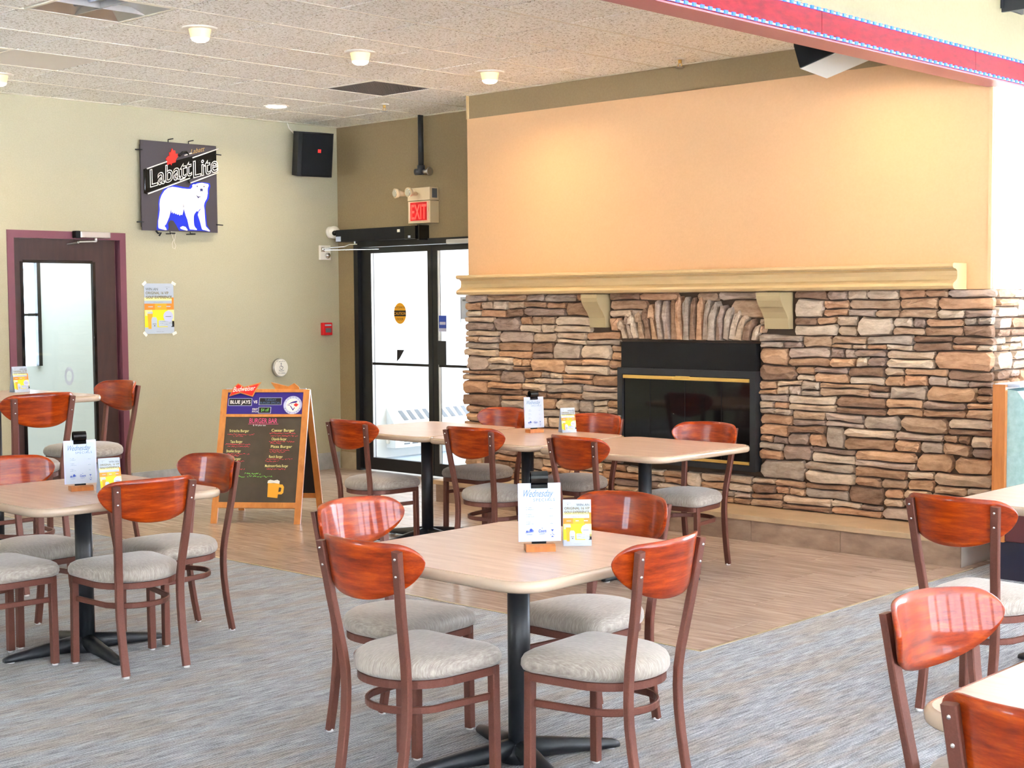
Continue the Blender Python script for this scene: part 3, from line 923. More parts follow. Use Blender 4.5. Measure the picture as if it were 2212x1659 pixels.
def excl(z0, z1):
    zm = (z0 + z1) / 2
    out = []
    if z1 > FZ0 and z0 < FZ1:
        out.append((FX0, FX1))
    if z1 > FZ1 - 0.01:
        h = arch_half(z1 - 0.03)
        if h > 0:
            out.append((ACX - h, ACX + h))
    if z0 > 1.30:
        out += [(-6.925, -6.75), (-5.415, -5.2)]
    out.sort()
    return out

stones = []     # (area, mesh builder)
def stone_poly(fr, pts, depth, rnd):
    """one chunky stone from its outline in a wall frame"""
    bm = bmesh.new()
    cx = sum(p[0] for p in pts) / len(pts); cy = sum(p[1] for p in pts) / len(pts)
    h = max(p[1] for p in pts) - min(p[1] for p in pts)
    l = max(p[0] for p in pts) - min(p[0] for p in pts)
    base = [bm.verts.new(fpt(fr, a, b, -0.004)) for a, b in pts]
    ins = min(h, l) * 0.075
    top = []
    for a, b in pts:
        dx, dy = cx - a, cy - b
        s = ins / max(abs(dy), 1e-3) if abs(dy) > abs(dx) * h / l else ins / max(abs(dx), 1e-3)
        s = min(s, 0.5)
        top.append(bm.verts.new(fpt(fr, a + dx * min(1, s * 0.8), b + dy * s, depth * rnd.uniform(0.66, 1.0))))
    n = len(pts)
    for i in range(n):
        bm.faces.new((base[i], base[(i + 1) % n], top[(i + 1) % n], top[i]))
    cs = [bm.verts.new(fpt(fr, cx + l * k, cy + h * rnd.uniform(-0.12, 0.12), depth * rnd.uniform(0.92, 1.22))) for k in (-0.25, 0.0, 0.25)]
    # fan the face to three ridge points
    def near(i):
        a = (pts[i][0] - cx) / l
        return 0 if a < -0.17 else (2 if a > 0.17 else 1)
    for i in range(n):
        j = (i + 1) % n
        ci, cj = near(i), near(j)
        bm.faces.new((top[i], top[j], cs[cj]))
        if ci != cj:
            if abs(ci - cj) == 1:
                bm.faces.new((top[i], cs[cj], cs[ci]))
            else:
                bm.faces.new((top[i], cs[cj], cs[1])); bm.faces.new((top[i], cs[1], cs[ci]))
    return bm

def quad_outline(x0, x1, zb, zt, rnd, tight=0.0016):
    """outline of a stone between two wavy course lines zb(x), zt(x)"""
    g = tight
    sl, sr = rnd.uniform(-0.35, 0.35), rnd.uniform(-0.35, 0.35)
    h = zt((x0 + x1) / 2) - zb((x0 + x1) / 2)
    pts = []
    xa, xb = x0 + g, x1 - g
    c = min(h * 0.2, (x1 - x0) * 0.1) * rnd.uniform(0.2, 1.0)
    jit = lambda s: rnd.uniform(-s, s)
    pts.append((xa + c + max(0, -sl * h * 0.5), zb(xa) + g))
    for k in (0.33, 0.67):
        x = xa + (xb - xa) * k
        pts.append((x, zb(x) + g + abs(jit(0.0035))))
    pts.append((xb - c - max(0, -sr * h * 0.5), zb(xb) + g))
    pts.append((xb - max(0, -sr * h * 0.2), zb(xb) + g + h * 0.3))
    pts.append((xb - max(0, sr * h * 0.2), zt(xb) - g - h * 0.3))
    pts.append((xb - c - max(0, sr * h * 0.5), zt(xb) - g))
    for k in (0.67, 0.33):
        x = xa + (xb - xa) * k
        pts.append((x, zt(x) - g - abs(jit(0.0045))))
    pts.append((xa + c + max(0, sl * h * 0.5), zt(xa) - g))
    pts.append((xa + max(0, sl * h * 0.2), zt(xa) - g - h * 0.3))
    pts.append((xa + max(0, -sl * h * 0.2), zb(xa) + g + h * 0.3))
    return pts

frF = FR((0, YC - 0.012, 0), (1, 0, 0), (0, 0, 1))          # front: normal -Y
rnd = random.Random(21)
courses = [0.172]
while courses[-1] < 1.585:
    courses.append(courses[-1] + rnd.choice([0.075, 0.085, 0.095, 0.105, 0.115, 0.13]))
courses[-1] = 1.602
if courses[-1] - courses[-2] < 0.05:
    courses.pop(-2)
for r_i in range(len(courses) - 1):
    z0, z1 = courses[r_i], courses[r_i + 1]
    k0, k1 = r_i, r_i + 1
    flatten = lambda k: 0.0 if k in (0, len(courses) - 1) else 1.0
    lo = lambda x, z=z0, k=k0: z + wob(x, k) * flatten(k)
    hi = lambda x, z=z1, k=k1: z + wob(x, k) * flatten(k)
    cuts = [(XC0 - rnd.uniform(0.0, 0.05), None)]
    ex_ = excl(z0, z1)
    spans = []
    x = XC0 - rnd.uniform(0.005, 0.055)
    for a, b in ex_:
        if a - x > 0.03:
            spans.append((x, a))
        x = max(x, b)
    spans.append((x, XC1 + 0.03 + rnd.uniform(0.0, 0.02)))
    for a, b in spans:
        x = a
        while x < b - 0.005:
            ln = rnd.choice([0.14, 0.18, 0.22, 0.25, 0.28, 0.32, 0.36, 0.42])
            if b - (x + ln) < 0.10:
                ln = b - x
                if ln > 0.48:
                    ln /= 2
            e = x + ln
            H_ = z1 - z0
            dpt = rnd.uniform(0.028, 0.05)
            u = rnd.random()
            if H_ > 0.08 and u < 0.74:
                f = rnd.uniform(0.36, 0.64)
                sp = rnd.uniform(-0.05, 0.05)
                mid = lambda q, lo=lo, hi=hi, f=f, x=x, ln=ln, sp=sp: lo(q) + (hi(q) - lo(q)) * (f + sp * ((q - x) / ln - 0.5) * 2)
                if rnd.random() < 0.25 and ln > 0.17:
                    xm = x + ln * rnd.uniform(0.4, 0.6)
                    parts = [(x, xm, lo, mid), (xm, e, lo, mid), (x, e, mid, hi)]
                elif rnd.random() < 0.2 and ln > 0.17:
                    xm = x + ln * rnd.uniform(0.4, 0.6)
                    parts = [(x, e, lo, mid), (x, xm, mid, hi), (xm, e, mid, hi)]
                else:
                    parts = [(x, e, lo, mid), (x, e, mid, hi)]
                for (p, q, l_, h_) in parts:
                    stones.append(((q - p) * (h_((p + q) / 2) - l_((p + q) / 2)), frF, quad_outline(p, q, l_, h_, rnd), dpt + rnd.uniform(-0.012, 0.012)))
            else:
                stones.append((ln * H_, frF, quad_outline(x, e, lo, hi, rnd), dpt))
            x = e
# fan of upright stones over the firebox
nA = 21
for i in range(nA):
    t0, t1 = -1 + 2 * i / nA, -1 + 2 * (i + 1) / nA
    tm = (t0 + t1) / 2
    def at(t, zt):
        xb = ACX + 0.57 * t
        lean = 0.5 * t * abs(t) ** 0.3
        return (xb + lean * (zt - 1.268) * 0.85, zt)
    top = 1.575 - 0.185 * tm * tm + rnd.uniform(-0.018, 0.01)
    zb = 1.268 + abs(rnd.uniform(0, 0.006))
    g = 0.004
    pts = []
    pts.append((at(t0, zb)[0] + g, zb)); pts.append((at(t1, zb)[0] - g, zb))
    for f in (0.3, 0.6, 0.88):
        z = zb + (top - zb) * f
        pts.append((at(t1, z)[0] - g - abs(rnd.uniform(0, 0.005)), z))
    pts.append((at(t1 * 0.7 + t0 * 0.3, top)[0] - g, top)); pts.append((at(t0 * 0.7 + t1 * 0.3, top)[0] + g, top - rnd.uniform(0, 0.012)))
    for f in (0.88, 0.6, 0.3):
        z = zb + (top - zb) * f
        pts.append((at(t0, z)[0] + g + abs(rnd.uniform(0, 0.005)), z))
    stones.append((10.0, frF, pts, rnd.uniform(0.05, 0.075)))
# right-hand return and left-hand return
frR = FR((XC1 + 0.012, 0, 0), (0, 1, 0), (0, 0, 1))         # normal +X
frL = FR((XC0 - 0.012, 0, 0), (0, -1, 0), (0, 0, 1))        # normal -X
for r_i in range(len(courses) - 1):
    z0, z1 = courses[r_i], courses[r_i + 1]
    lo = lambda x, z=z0: z
    hi = lambda x, z=z1: z
    x = YC + 0.0
    while x < 9.4:
        e = x + rnd.choice([0.13, 0.17, 0.22, 0.28])
        if z1 - z0 > 0.06 and rnd.random() < 0.6:
            f = rnd.uniform(0.4, 0.6)
            mid = lambda q, z0=z0, z1=z1, f=f: z0 + (z1 - z0) * f
            for l_, h_ in ((lo, mid), (mid, hi)):
                stones.append(((e - x) * (z1 - z0) / 2 * (0.8 if e < 8.8 else 0.1), frR, quad_outline(x, e, l_, h_, rnd), rnd.uniform(0.03, 0.055)))
        else:
            stones.append(((e - x) * (z1 - z0) * (0.8 if e < 8.8 else 0.1), frR, quad_outline(x, e, lo, hi, rnd), rnd.uniform(0.03, 0.055)))
        x = e
    f = rnd.uniform(0.4, 0.6)
    zz = z0 + (z1 - z0) * f
    for a, b in ((z0, zz), (zz, z1)):
        stones.append((0.0005, frL, quad_outline(-YC - 0.16 - rnd.uniform(0, 0.06), -YC + 0.005, lambda q, a=a: a, lambda q, b=b: b, rnd), rnd.uniform(0.012, 0.05)))
        # the rest of the short left return
        stones.append((0.0004, frL, quad_outline(-YB + 0.01, -YC - 0.2, lambda q, a=a: a, lambda q, b=b: b, rnd), rnd.uniform(0.012, 0.03)))
stones.sort(key=lambda s: -s[0])
smats = [M['stone%d' % i] for i in range(10)]
rest = bmesh.new()
for i, (ar, fr, pts, dp) in enumerate(stones):
    bm = stone_poly(fr, pts, dp, rnd)
    mi = rnd.randrange(10)
    if i < 300:
        obj('stone', bm, smats[mi], wf)
    else:
        tmp = bpy.data.meshes.new('tmp')
        for f in bm.faces:
            f.material_index = mi
        bm.to_mesh(tmp); bm.free()
        rest.from_mesh(tmp)
        bpy.data.meshes.remove(tmp)
o = obj('small_stones', rest, smats, wf)
o['kind'] = 'stuff'

# ------------------------------------------------------------------ mantel with corbels, hearth, firebox
YM = 8.045
man = thing('mantel_shelf', 'long beige moulded mantel shelf on two scroll corbels above the stone fireplace', 'mantel', (-6.1, YC, 1.6))
prof = [(0, 0), (0.145, 0), (0.168, 0.006), (0.176, 0.022), (0.168, 0.038), (0.145, 0.048), (0.125, 0.06), (0.118, 0.085), (0.122, 0.11), (0.14, 0.122), (0.168, 0.126), (0.178, 0.136), (0.176, 0.150), (0.165, 0.156), (0, 0.156)]
MX0, MX1 = -8.19, -4.02
bm = bmesh.new()
prism(bm, prof, FR((MX0, YC - 0.013, 1.60), (0, -1, 0), (0, 0, 1)), 0, -(MX1 - MX0))
bmesh.ops.recalc_face_normals(bm, faces=bm.faces)
put(obj('shelf', bm, M['beige_trim']), man)
cp = [(0, 0), (0, 0.24), (0.152, 0.24), (0.155, 0.215), (0.147, 0.185), (0.12, 0.145), (0.088, 0.11), (0.062, 0.07), (0.055, 0.03), (0.05, 0.0)]
for x0, x1 in ((-6.915, -6.765), (-5.405, -5.22)):
    bm = bmesh.new()
    prism(bm, cp, FR((x0, YC - 0.02, 1.355), (0, -1, 0), (0, 0, 1)), 0, -(x1 - x0))
    bmesh.ops.recalc_face_normals(bm, faces=bm.faces)
    put(obj('corbel', bm, M['corbel']), man)

HY = 7.80
he = thing('hearth', 'low tiled hearth ledge with a smooth beige slab along the foot of the stone wall', 'hearth', (-6.0, HY, 0))
put(obj('core', B(-8.2, -3.84, HY + 0.012, YC - 0.001, 0, 0.135), M['grout']), he)
put(obj('slab', B(-8.22, -3.82, HY - 0.014, YC - 0.013, 0.135, 0.168, 0.004), M['hearth_top']), he)
x = -3.84
k = 0
edges = [-3.84, -4.625, -5.275, -5.93, -6.58, -7.23, -7.88, -8.2]
for a, b in zip(edges, edges[1:]):
    put(obj('face_tile', B(b + 0.0015, a - 0.0015, HY, HY + 0.012, 0.0, 0.135, 0.001), M['hearth_tile']), he)

fp = thing('fireplace_insert', 'black glass fronted fireplace with brass bars set in the stone wall', 'fireplace', (ACX, YC, 0.4))
yf = YC - 0.07
put(obj('hood_panel', B(-6.625, -5.475, yf, YC, 1.05, 1.255, 0.004), M['black']), fp)
put(obj('frame', boxes([(FX0, FX0 + 0.045, yf - 0.02, YC, FZ0, 1.07), (FX1 - 0.045, FX1, yf - 0.02, YC, FZ0, 1.07), (FX0 + 0.045, FX1 - 0.045, yf - 0.02, YC, 1.025, 1.07), (FX0 + 0.045, FX1 - 0.045, yf - 0.02, YC, FZ0, 0.44)]), M['black_metal']), fp)
gl = put(obj('glass_door', B(FX0 + 0.045, FX1 - 0.045, yf - 0.004, yf + 0.004, 0.44, 1.025), M['black_gloss']), fp)
obj('door_joint', boxes([(x - 0.002, x + 0.002, yf - 0.006, yf - 0.004, 0.44, 1.0) for x in (-6.36, -6.055, -5.75)]), M['black'], gl)
put(obj('brass_bar', B(FX0 + 0.055, FX1 - 0.05, yf - 0.026, yf - 0.004, 0.996, 1.020, 0.003), M['brass']), fp)
put(obj('brass_bar', B(FX0 + 0.055, FX1 - 0.05, yf - 0.022, yf - 0.004, 0.443, 0.463, 0.003), M['brass']), fp)
put(obj('latch', boxes([(-6.12, -6.0, yf - 0.032, yf - 0.02, 1.012, 1.024, 0.003), (-6.24, -6.14, yf - 0.03, yf - 0.02, 1.004, 1.014, 0.003)]), M['brass']), fp)
put(obj('catch', B(FX0 + 0.01, FX0 + 0.035, yf - 0.03, yf - 0.02, 0.715, 0.727, 0.002), M['alu']), fp)

# ------------------------------------------------------------------ ceiling fittings
def pot(x, y, label, drop=True, watts=11):
    t = thing('pot_light', label, 'ceiling light', (x, y, ZC))
    if drop:
        bm = bmesh.new()
        n = 32
        cyl(bm, (0, 0, 0.002), (0, 0, -0.010), 0.105, 0.095, n)
        obj('trim_ring', bm, M['white'], t)
        bm = bmesh.new(); cyl(bm, (0, 0, -0.010), (0, 0, -0.062), 0.066, 0.054, n, False)
        obj('cone', bm, M['lamp_glass'], t)
        bm = rings_mesh([[(r * math.cos(2 * PI * q / n), r * math.sin(2 * PI * q / n), z) for q in range(n)] for r, z in ((0.056, -0.05), (0.054, -0.062), (0.046, -0.074), (0.03, -0.082), (0.012, -0.085))])
        obj('lens', bm, M['lamp'], t)
        area('pot_lamp', (x, y, ZC - 0.09), (0, 0, 0), 0.09, 0, watts, (1.0, 0.76, 0.48), shape='DISK', spread=2.6)
    else:
        bm = bmesh.new(); cyl(bm, (0, 0, 0.002), (0, 0, -0.006), 0.105, 0.10, 32)
        obj('trim_ring', bm, M['white'], t)
        bm = bmesh.new(); cyl(bm, (0, 0, -0.006), (0, 0, -0.0085), 0.085, 0.08, 32)
        obj('lens', bm, M['lamp_white'], t)
        area('pot_lamp', (x, y, ZC - 0.012), (0, 0, 0), 0.15, 0, 15, (1.0, 0.88, 0.66), shape='DISK', spread=2.6)
    return t
pot(-7.295, 5.07, 'round drop pot light glowing amber, nearest the recessed fluorescent fixture')
pot(-7.272, 6.286, 'round drop pot light in the middle of the ceiling, above the large grille')
pot(-7.262, 7.478, 'round drop pot light nearest the stone chimney wall', watts=16)
pot(-9.732, 7.498, 'flush round ceiling light with a white disc near the black corner speaker', False)
pot(-4.45, 7.55, 'round drop pot light hidden behind the red beam close to the chimney', watts=12)
pot(-4.6, 5.9, 'round drop pot light behind the red beam above the row of tables')
pot(-9.732, 5.07, 'round drop pot light above the wall beside the left door')

for (i, j), lab in zip(TROFFER, ('recessed square light fixture with silver louvres at the top edge of the ceiling', 'recessed dark light fixture at the left edge beside the smooth ceiling panel')):
    a, b, c, d = gx[i] + 0.012, gx[i + 1] - 0.012, gy[j] + 0.012, gy[j + 1] - 0.012
    cx_, cy_ = (a + b) / 2, (c + d) / 2
    t = thing('recessed_troffer', lab, 'ceiling light', (cx_, cy_, ZC))
    hw, hh = (b - a) / 2, (d - c) / 2
    obj('rim', boxes([(-hw, hw, -hh, -hh + 0.02, -0.003, 0.01), (-hw, hw, hh - 0.02, hh, -0.003, 0.01), (-hw, -hw + 0.02, -hh + 0.02, hh - 0.02, -0.003, 0.01), (hw - 0.02, hw, -hh + 0.02, hh - 0.02, -0.003, 0.01)]), M['grid'], t)
    bm = bmesh.new()
    o_ = [(-hw + .02, -hh + .02), (hw - .02, -hh + .02), (hw - .02, hh - .02), (-hw + .02, hh - .02)]
    i_ = [(q[0] * 0.55, q[1] * 0.55) for q in o_]
    A_ = [bm.verts.new((q[0], q[1], 0.0)) for q in o_]; C_ = [bm.verts.new((q[0], q[1], 0.05)) for q in i_]
    for q in range(4):
        bm.faces.new((A_[q], C_[q], C_[(q + 1) % 4], A_[(q + 1) % 4]))
    bm.faces.new(C_)
    obj('reflector', bm, M['alu'], t)
    for q in range(2):
        obj('fluorescent_tube', cyl(bmesh.new(), (-hw * 0.5, -0.07 + q * 0.14, 0.035), (hw * 0.5, -0.07 + q * 0.14, 0.035), 0.013), M['paper'], t)
    obj('louvre', boxes([(-0.006, 0.006, -hh * 0.95, hh * 0.95, 0.0, 0.035), (-hw * 0.95, hw * 0.95, -0.006, 0.006, 0.0, 0.034)]), M['alu'], t)

i, j = GRILLE
a, b, c, d = gx[i] + 0.01, gx[i + 1] - 0.01, gy[j] + 0.01, gy[j + 1] - 0.01
t = thing('return_air_grille', 'square dark grey egg-crate air grille set in the ceiling', 'vent', ((a + b) / 2, (c + d) / 2, ZC))
hw, hh = (b - a) / 2, (d - c) / 2
obj('rim', boxes([(-hw, hw, -hh, -hh + 0.012, -0.004, 0.012), (-hw, hw, hh - 0.012, hh, -0.004, 0.012), (-hw, -hw + 0.012, -hh + 0.012, hh - 0.012, -0.004, 0.012), (hw - 0.012, hw, -hh + 0.012, hh - 0.012, -0.004, 0.012)]), M['grid'], t)
obj('backing', B(-hw + 0.012, hw - 0.012, -hh + 0.012, hh - 0.012, 0.014, 0.018), M['black'], t)
M['grille'] = mat('grille_grey', lin(98, 88, 78), 0.6)
bm = bmesh.new()
for q in range(26):
    v = -hw + 0.012 + (2 * hw - 0.024) * (q + 0.5) / 26
    box(bm, v - 0.004, v + 0.004, -hh + 0.012, hh - 0.012, 0.0, 0.012)
    v = -hh + 0.012 + (2 * hh - 0.024) * (q + 0.5) / 26
    box(bm, -hw + 0.012, hw - 0.012, v - 0.004, v + 0.004, 0.001, 0.011)
o = obj('grille_bars', bm, M['grille'], t); o['kind'] = 'stuff'

for (x, y, lab) in ((-9.04, 8.066, 'chrome pendent sprinkler head on the ceiling near the exit doors'), (-5.986, 8.0, 'chrome pendent sprinkler head on the ceiling near the painted chimney band')):
    t = thing('fire_sprinkler', lab, 'sprinkler', (x, y, ZC))
    bm = bmesh.new(); cyl(bm, (0, 0, 0.001), (0, 0, -0.008), 0.04, 0.034, 20)
    obj('escutcheon', bm, M['white'], t)
    bm = bmesh.new()
    cyl(bm, (0, 0, -0.008), (0, 0, -0.03), 0.012)
    tube(bm, [(-0.006, 0, -0.03), (-0.018, 0, -0.042), (-0.004, 0, -0.056)], 0.003)
    tube(bm, [(0.006, 0, -0.03), (0.018, 0, -0.042), (0.004, 0, -0.056)], 0.003)
    obj('body', bm, M['brass'], t)
    bm = bmesh.new(); cyl(bm, (0, 0, -0.056), (0, 0, -0.059), 0.03, 0.03, 12)
    obj('deflector', bm, M['alu'], t)

# ------------------------------------------------------------------ speakers
sp = thing('corner_speaker', 'black wall speaker tilted down beside the corner of the back wall', 'speaker', (XL, 8.37, 2.88))
R = Matrix.Translation((XL + 0.20, 8.37, 2.88)) @ Matrix.Rotation(math.radians(-14), 4, 'Z') @ Matrix.Rotation(math.radians(8), 4, 'Y')
bm = bmesh.new()
pr = [(-0.12, -0.13), (0.08, -0.17), (0.11, -0.13), (0.11, 0.13), (0.08, 0.17), (-0.12, 0.13)]
prism(bm, pr, FR((0, 0, -0.195), (1, 0, 0), (0, 1, 0)), 0, 0.39)
for v in bm.verts:
    v.co = R @ v.co
put(obj('cabinet', bm, M['black']), sp)
bm = B(0.105, 0.118, -0.145, 0.145, -0.185, 0.185, 0.006, mtx=R)
M['grille_black'] = mat('speaker_grille', (0.008, 0.008, 0.009), 0.8, spec=0.2)
put(obj('grille', bm, M['grille_black']), sp)
bm = B(0.118, 0.12, 0.005, 0.035, 0.02, 0.05, mtx=R)
put(obj('badge', bm, M['p_red']), sp)
put(obj('bracket', boxes([(XL, XL + 0.09, 8.34, 8.40, 2.84, 2.92)]), M['black_metal']), sp)
bm = bmesh.new(); tube(bm, [(XL + 0.02, 8.24, ZC), (XL + 0.02, 8.26, 3.12), (XL + 0.03, 8.30, 3.08), (XL + 0.08, 8.33, 3.04)], 0.005)
put(obj('cable', bm, M['wire']), sp)

sp = thing('beam_speaker', 'dark fronted grey speaker slung below the red beam by the chimney', 'speaker', (-4.06, 6.9, 2.9))
pf = [Vector((-4.455, 7.0, 2.94)), Vector((-4.415, 7.0, 2.815)), Vector((-4.09, 7.0, 2.90)), Vector((-4.13, 7.0, 3.05)), Vector((-4.46, 7.0, 3.04))]
dv = Vector((-0.015, 0.30, -0.02))
bm = bmesh.new()
A_ = [bm.verts.new(p) for p in pf]; C_ = [bm.verts.new(p + dv) for p in pf]
bm.faces.new(A_); bm.faces.new(C_[::-1])
for q in range(5):
    bm.faces.new((A_[q], C_[q], C_[(q + 1) % 5], A_[(q + 1) % 5]))
bmesh.ops.recalc_face_normals(bm, faces=bm.faces)
put(obj('cabinet', bm, M['speaker_grey']), sp)
cc_ = sum(pf, Vector()) / 5
bm = bmesh.new()
A_ = [bm.verts.new(cc_ + (p - cc_) * 0.97 + Vector((0, -0.001, 0))) for p in pf]; C_ = [bm.verts.new(cc_ + (p - cc_) * 0.96 + Vector((0, -0.014, 0))) for p in pf]
bm.faces.new(C_)
for q in range(5):
    bm.faces.new((A_[q], C_[q], C_[(q + 1) % 5], A_[(q + 1) % 5]))
bmesh.ops.recalc_face_normals(bm, faces=bm.faces)
put(obj('grille', bm, M['grille_black']), sp)
put(obj('bracket', B(-4.12, -3.90, 7.15, 7.25, 2.95, 3.0), M['black_metal']), sp)

sp = thing('bulkhead_speaker', 'black speaker bracketed to the cream bulkhead above the lit strip', 'speaker', (BX1, 8.2, 3.3))
put(obj('cabinet', B(BX1 + 0.07, BX1 + 0.30, 8.06, 8.44, 3.215, 3.55, 0.01), M['black']), sp)
put(obj('side_bracket', boxes([(BX1, BX1 + 0.2, 8.035, 8.055, 3.17, 3.52)]), M['black_metal']), sp)
put(obj('wall_plate', B(BX1, BX1 + 0.012, 8.02, 8.3, 3.19, 3.5), M['black_metal']), sp)

# ------------------------------------------------------------------ small wall fittings
t = thing('dome_camera', 'white dome security camera in the corner above the emergency light', 'camera', (XL, 8.735, 2.2))
bm = bmesh.new(); cyl(bm, (XL, 8.735, 2.2), (XL + 0.03, 8.735, 2.2), 0.055)
put(obj('base', bm, M['white']), t)
bm = bmesh.new(); bmesh.ops.create_uvsphere(bm, u_segments=24, v_segments=16, radius=0.058, matrix=Matrix.Translation((XL + 0.055, 8.735, 2.2)))
put(obj('ball', bm, M['white'], smooth=True), t)
bm = bmesh.new(); bmesh.ops.create_uvsphere(bm, u_segments=16, v_segments=12, radius=0.025, matrix=Matrix.Translation((XL + 0.095, 8.71, 2.19)))
put(obj('lens', bm, M['black_gloss'], smooth=True), t)

t = thing('wall_strobe', 'ivory fire alarm strobe below the dome camera', 'alarm', (XL, 8.655, 2.01))
put(obj('plate', B(XL, XL + 0.03, 8.595, 8.715, 1.945, 2.078, 0.004), M['white']), t)
bm = bmesh.new(); bmesh.ops.create_uvsphere(bm, u_segments=16, v_segments=12, radius=0.03, matrix=Matrix.Translation((XL + 0.03, 8.675, 1.985)))
put(obj('flash_lens', bm, M['chrome'], smooth=True), t)

t = thing('fire_alarm_pull', 'red fire alarm pull station on the wall beside the exit doors', 'alarm', (XL, 8.66, 1.31))
put(obj('housing', B(XL, XL + 0.045, 8.605, 8.71, 1.25, 1.366, 0.006), M['red']), t)
put(obj('handle', B(XL + 0.045, XL + 0.055, 8.625, 8.69, 1.275, 1.315, 0.004), M['p_grey']), t)
put(obj('stripe', B(XL + 0.045, XL + 0.0465, 8.62, 8.695, 1.335, 1.35), M['paper']), t)

t = thing('door_push_button', 'round white accessible door button with a wheelchair mark on the wall', 'button', (XL, 8.116, 0.97))
bm = bmesh.new(); cyl(bm, (XL, 8.116, 0.97), (XL + 0.03, 8.116, 0.97), 0.082, 0.08, 40)
put(obj('rim', bm, M['alu']), t)
bm = bmesh.new(); cyl(bm, (XL + 0.03, 8.116, 0.97), (XL + 0.038, 8.116, 0.97), 0.076, 0.074, 40)
put(obj('cap', bm, M['white']), t)
fr = FR((XL + 0.038, 8.116, 0.97), (0, 1, 0), (0, 0, 1))
bm = bmesh.new()
text(bm, fr, 'PUSH', 0, -0.035, 0.024, 0.001, 'CENTER')
text(bm, fr, 'TO OPEN', 0, -0.058, 0.02, 0.001, 'CENTER')
flat(bm, fr, disc(-0.002, 0.036, 0.006, n=10), 0.001)
flat(bm, fr, [(-0.005, 0.028), (0.001, 0.028), (0.002, 0.012), (0.016, 0.012), (0.02, -0.004), (0.015, -0.004), (0.012, 0.007), (-0.004, 0.007)], 0.001)
for q in range(14):
    t0, t1 = 2.2 + q * 0.3, 2.2 + (q + 1) * 0.3
    flat(bm, fr, [(0.016 * math.cos(t0), 0.003 + 0.016 * math.sin(t0)), (0.020 * math.cos(t0), 0.003 + 0.020 * math.sin(t0)), (0.020 * math.cos(t1), 0.003 + 0.020 * math.sin(t1)), (0.016 * math.cos(t1), 0.003 + 0.016 * math.sin(t1))], 0.001)
scribble(bm, fr, -0.045, 0.054, 0.09, 0.012)
put(obj('lettering', bm, M['p_grey']), t)

# ------------------------------------------------------------------ printed golf advert (used on the wall poster and on the tent cards)
def advert(fr, w, h, parent, mirror=False):
    """layout in the unit rectangle, top at v=1"""
    P_ = lambda pts: [(a * w, b * h) for a, b in pts]
    def patch(m, lst, off):
        bm = bmesh.new()
        for pts in lst:
            flat(bm, fr, P_(pts), off)
        obj('print', bm, m, parent)
    e = 0.0004
    patch(M['p_pale'], [rect(0.0, 0.66, 1.0, 0.72)], e)
    patch(M['p_orange'], [rect(0, 0.475, 1, 0.60), rect(0.93, 0.60, 1.0, 0.72)], e * 2)
    patch(M['p_amber'], [rect(0.35, 0.475, 0.75, 0.60)], e * 3)
    patch(M['p_yellow'], [rect(0, 0.13, 0.78, 0.475)], e * 2)
    patch(M['p_pale'], [rect(0.78, 0.2, 1.0, 0.475), rect(0.02, 0.36, 0.26, 0.475)], e * 3)
    patch(M['p_black'], [rect(0.90, 0.13, 1.0, 0.25)], e * 3)
    patch(M['p_amber'], [[(0.12, 0.10), (0.24, 0.10), (0.27, 0.43), (0.09, 0.43)]], e * 4)
    patch(M['paper'], [[(0.23, 0.06), (0.40, 0.06), (0.42, 0.10), (0.42, 0.28), (0.38, 0.33), (0.25, 0.33), (0.22, 0.28), (0.22, 0.10)], rect(0.09, 0.40, 0.27, 0.44), rect(0.04, 0.605, 0.88, 0.645), rect(0.46, 0.145, 0.93, 0.265), rect(0.12, 0.53, 0.28, 0.545), rect(0.44, 0.53, 0.56, 0.55), rect(0.74, 0.53, 0.88, 0.55)], e * 5)
    patch(M['p_lav'], [[(0.80 + 0.17 * math.cos(t), 0.345 + 0.11 * math.sin(t)) for t in (2 * PI * i / 24 for i in range(24))]], e * 6)
    patch(M['p_grey'], [rect(0.70, 0.335, 0.90, 0.345), rect(0.26, 0.19, 0.38, 0.20), rect(0.30, 0.15, 0.35, 0.17)], e * 7)
    sz = h * 0.076
    bm = bmesh.new()
    if mirror:
        text(bm, fr, 'WIN AN', w * 0.95, h * 0.86, sz, e * 8, 'RIGHT', bold=0.01)
    else:
        text(bm, fr, 'WIN AN', w * 0.04, h * 0.86, sz, e * 8, 'LEFT', bold=0.01)
    for q in range(3):
        scribble(bm, fr, w * (0.5 + 0.16 * q), h * 0.205 - (q % 2) * h * 0.02, w * 0.12, h * 0.014, e * 8)
    scribble(bm, fr, w * 0.50, h * 0.24, w * 0.3, h * 0.016, e * 8)
    lx = 0.06 if mirror else 0.66
    scribble(bm, fr, w * lx, h * 0.925, w * 0.22, h * 0.014, e * 8)
    flat(bm, fr, P_(disc(lx + 0.11, 0.895, 0.015, 0.01, 8)), e * 8)
    scribble(bm, fr, w * 0.3, h * 0.625, w * 0.32, h * 0.012, e * 8)
    scribble(bm, fr, w * 0.38, h * 0.04, w * 0.26, h * 0.012, e * 8)
    obj('lettering', bm, M['p_grey'], parent)
    bm = bmesh.new()
    text(bm, fr, 'ORIGINAL 16 VIP', w * 0.045, h * 0.785, sz, e * 8, 'LEFT', bold=0.012, width=w * (0.9 if mirror else 0.77))
    obj('lettering', bm, M['p_olive'], parent)
    bm = bmesh.new()
    text(bm, fr, 'GOLF EXPERIENCE', w * 0.045, h * 0.70, sz * 1.05, e * 8, 'LEFT', bold=0.018, width=w * 0.88)
    obj('lettering', bm, M['p_olive'], parent)

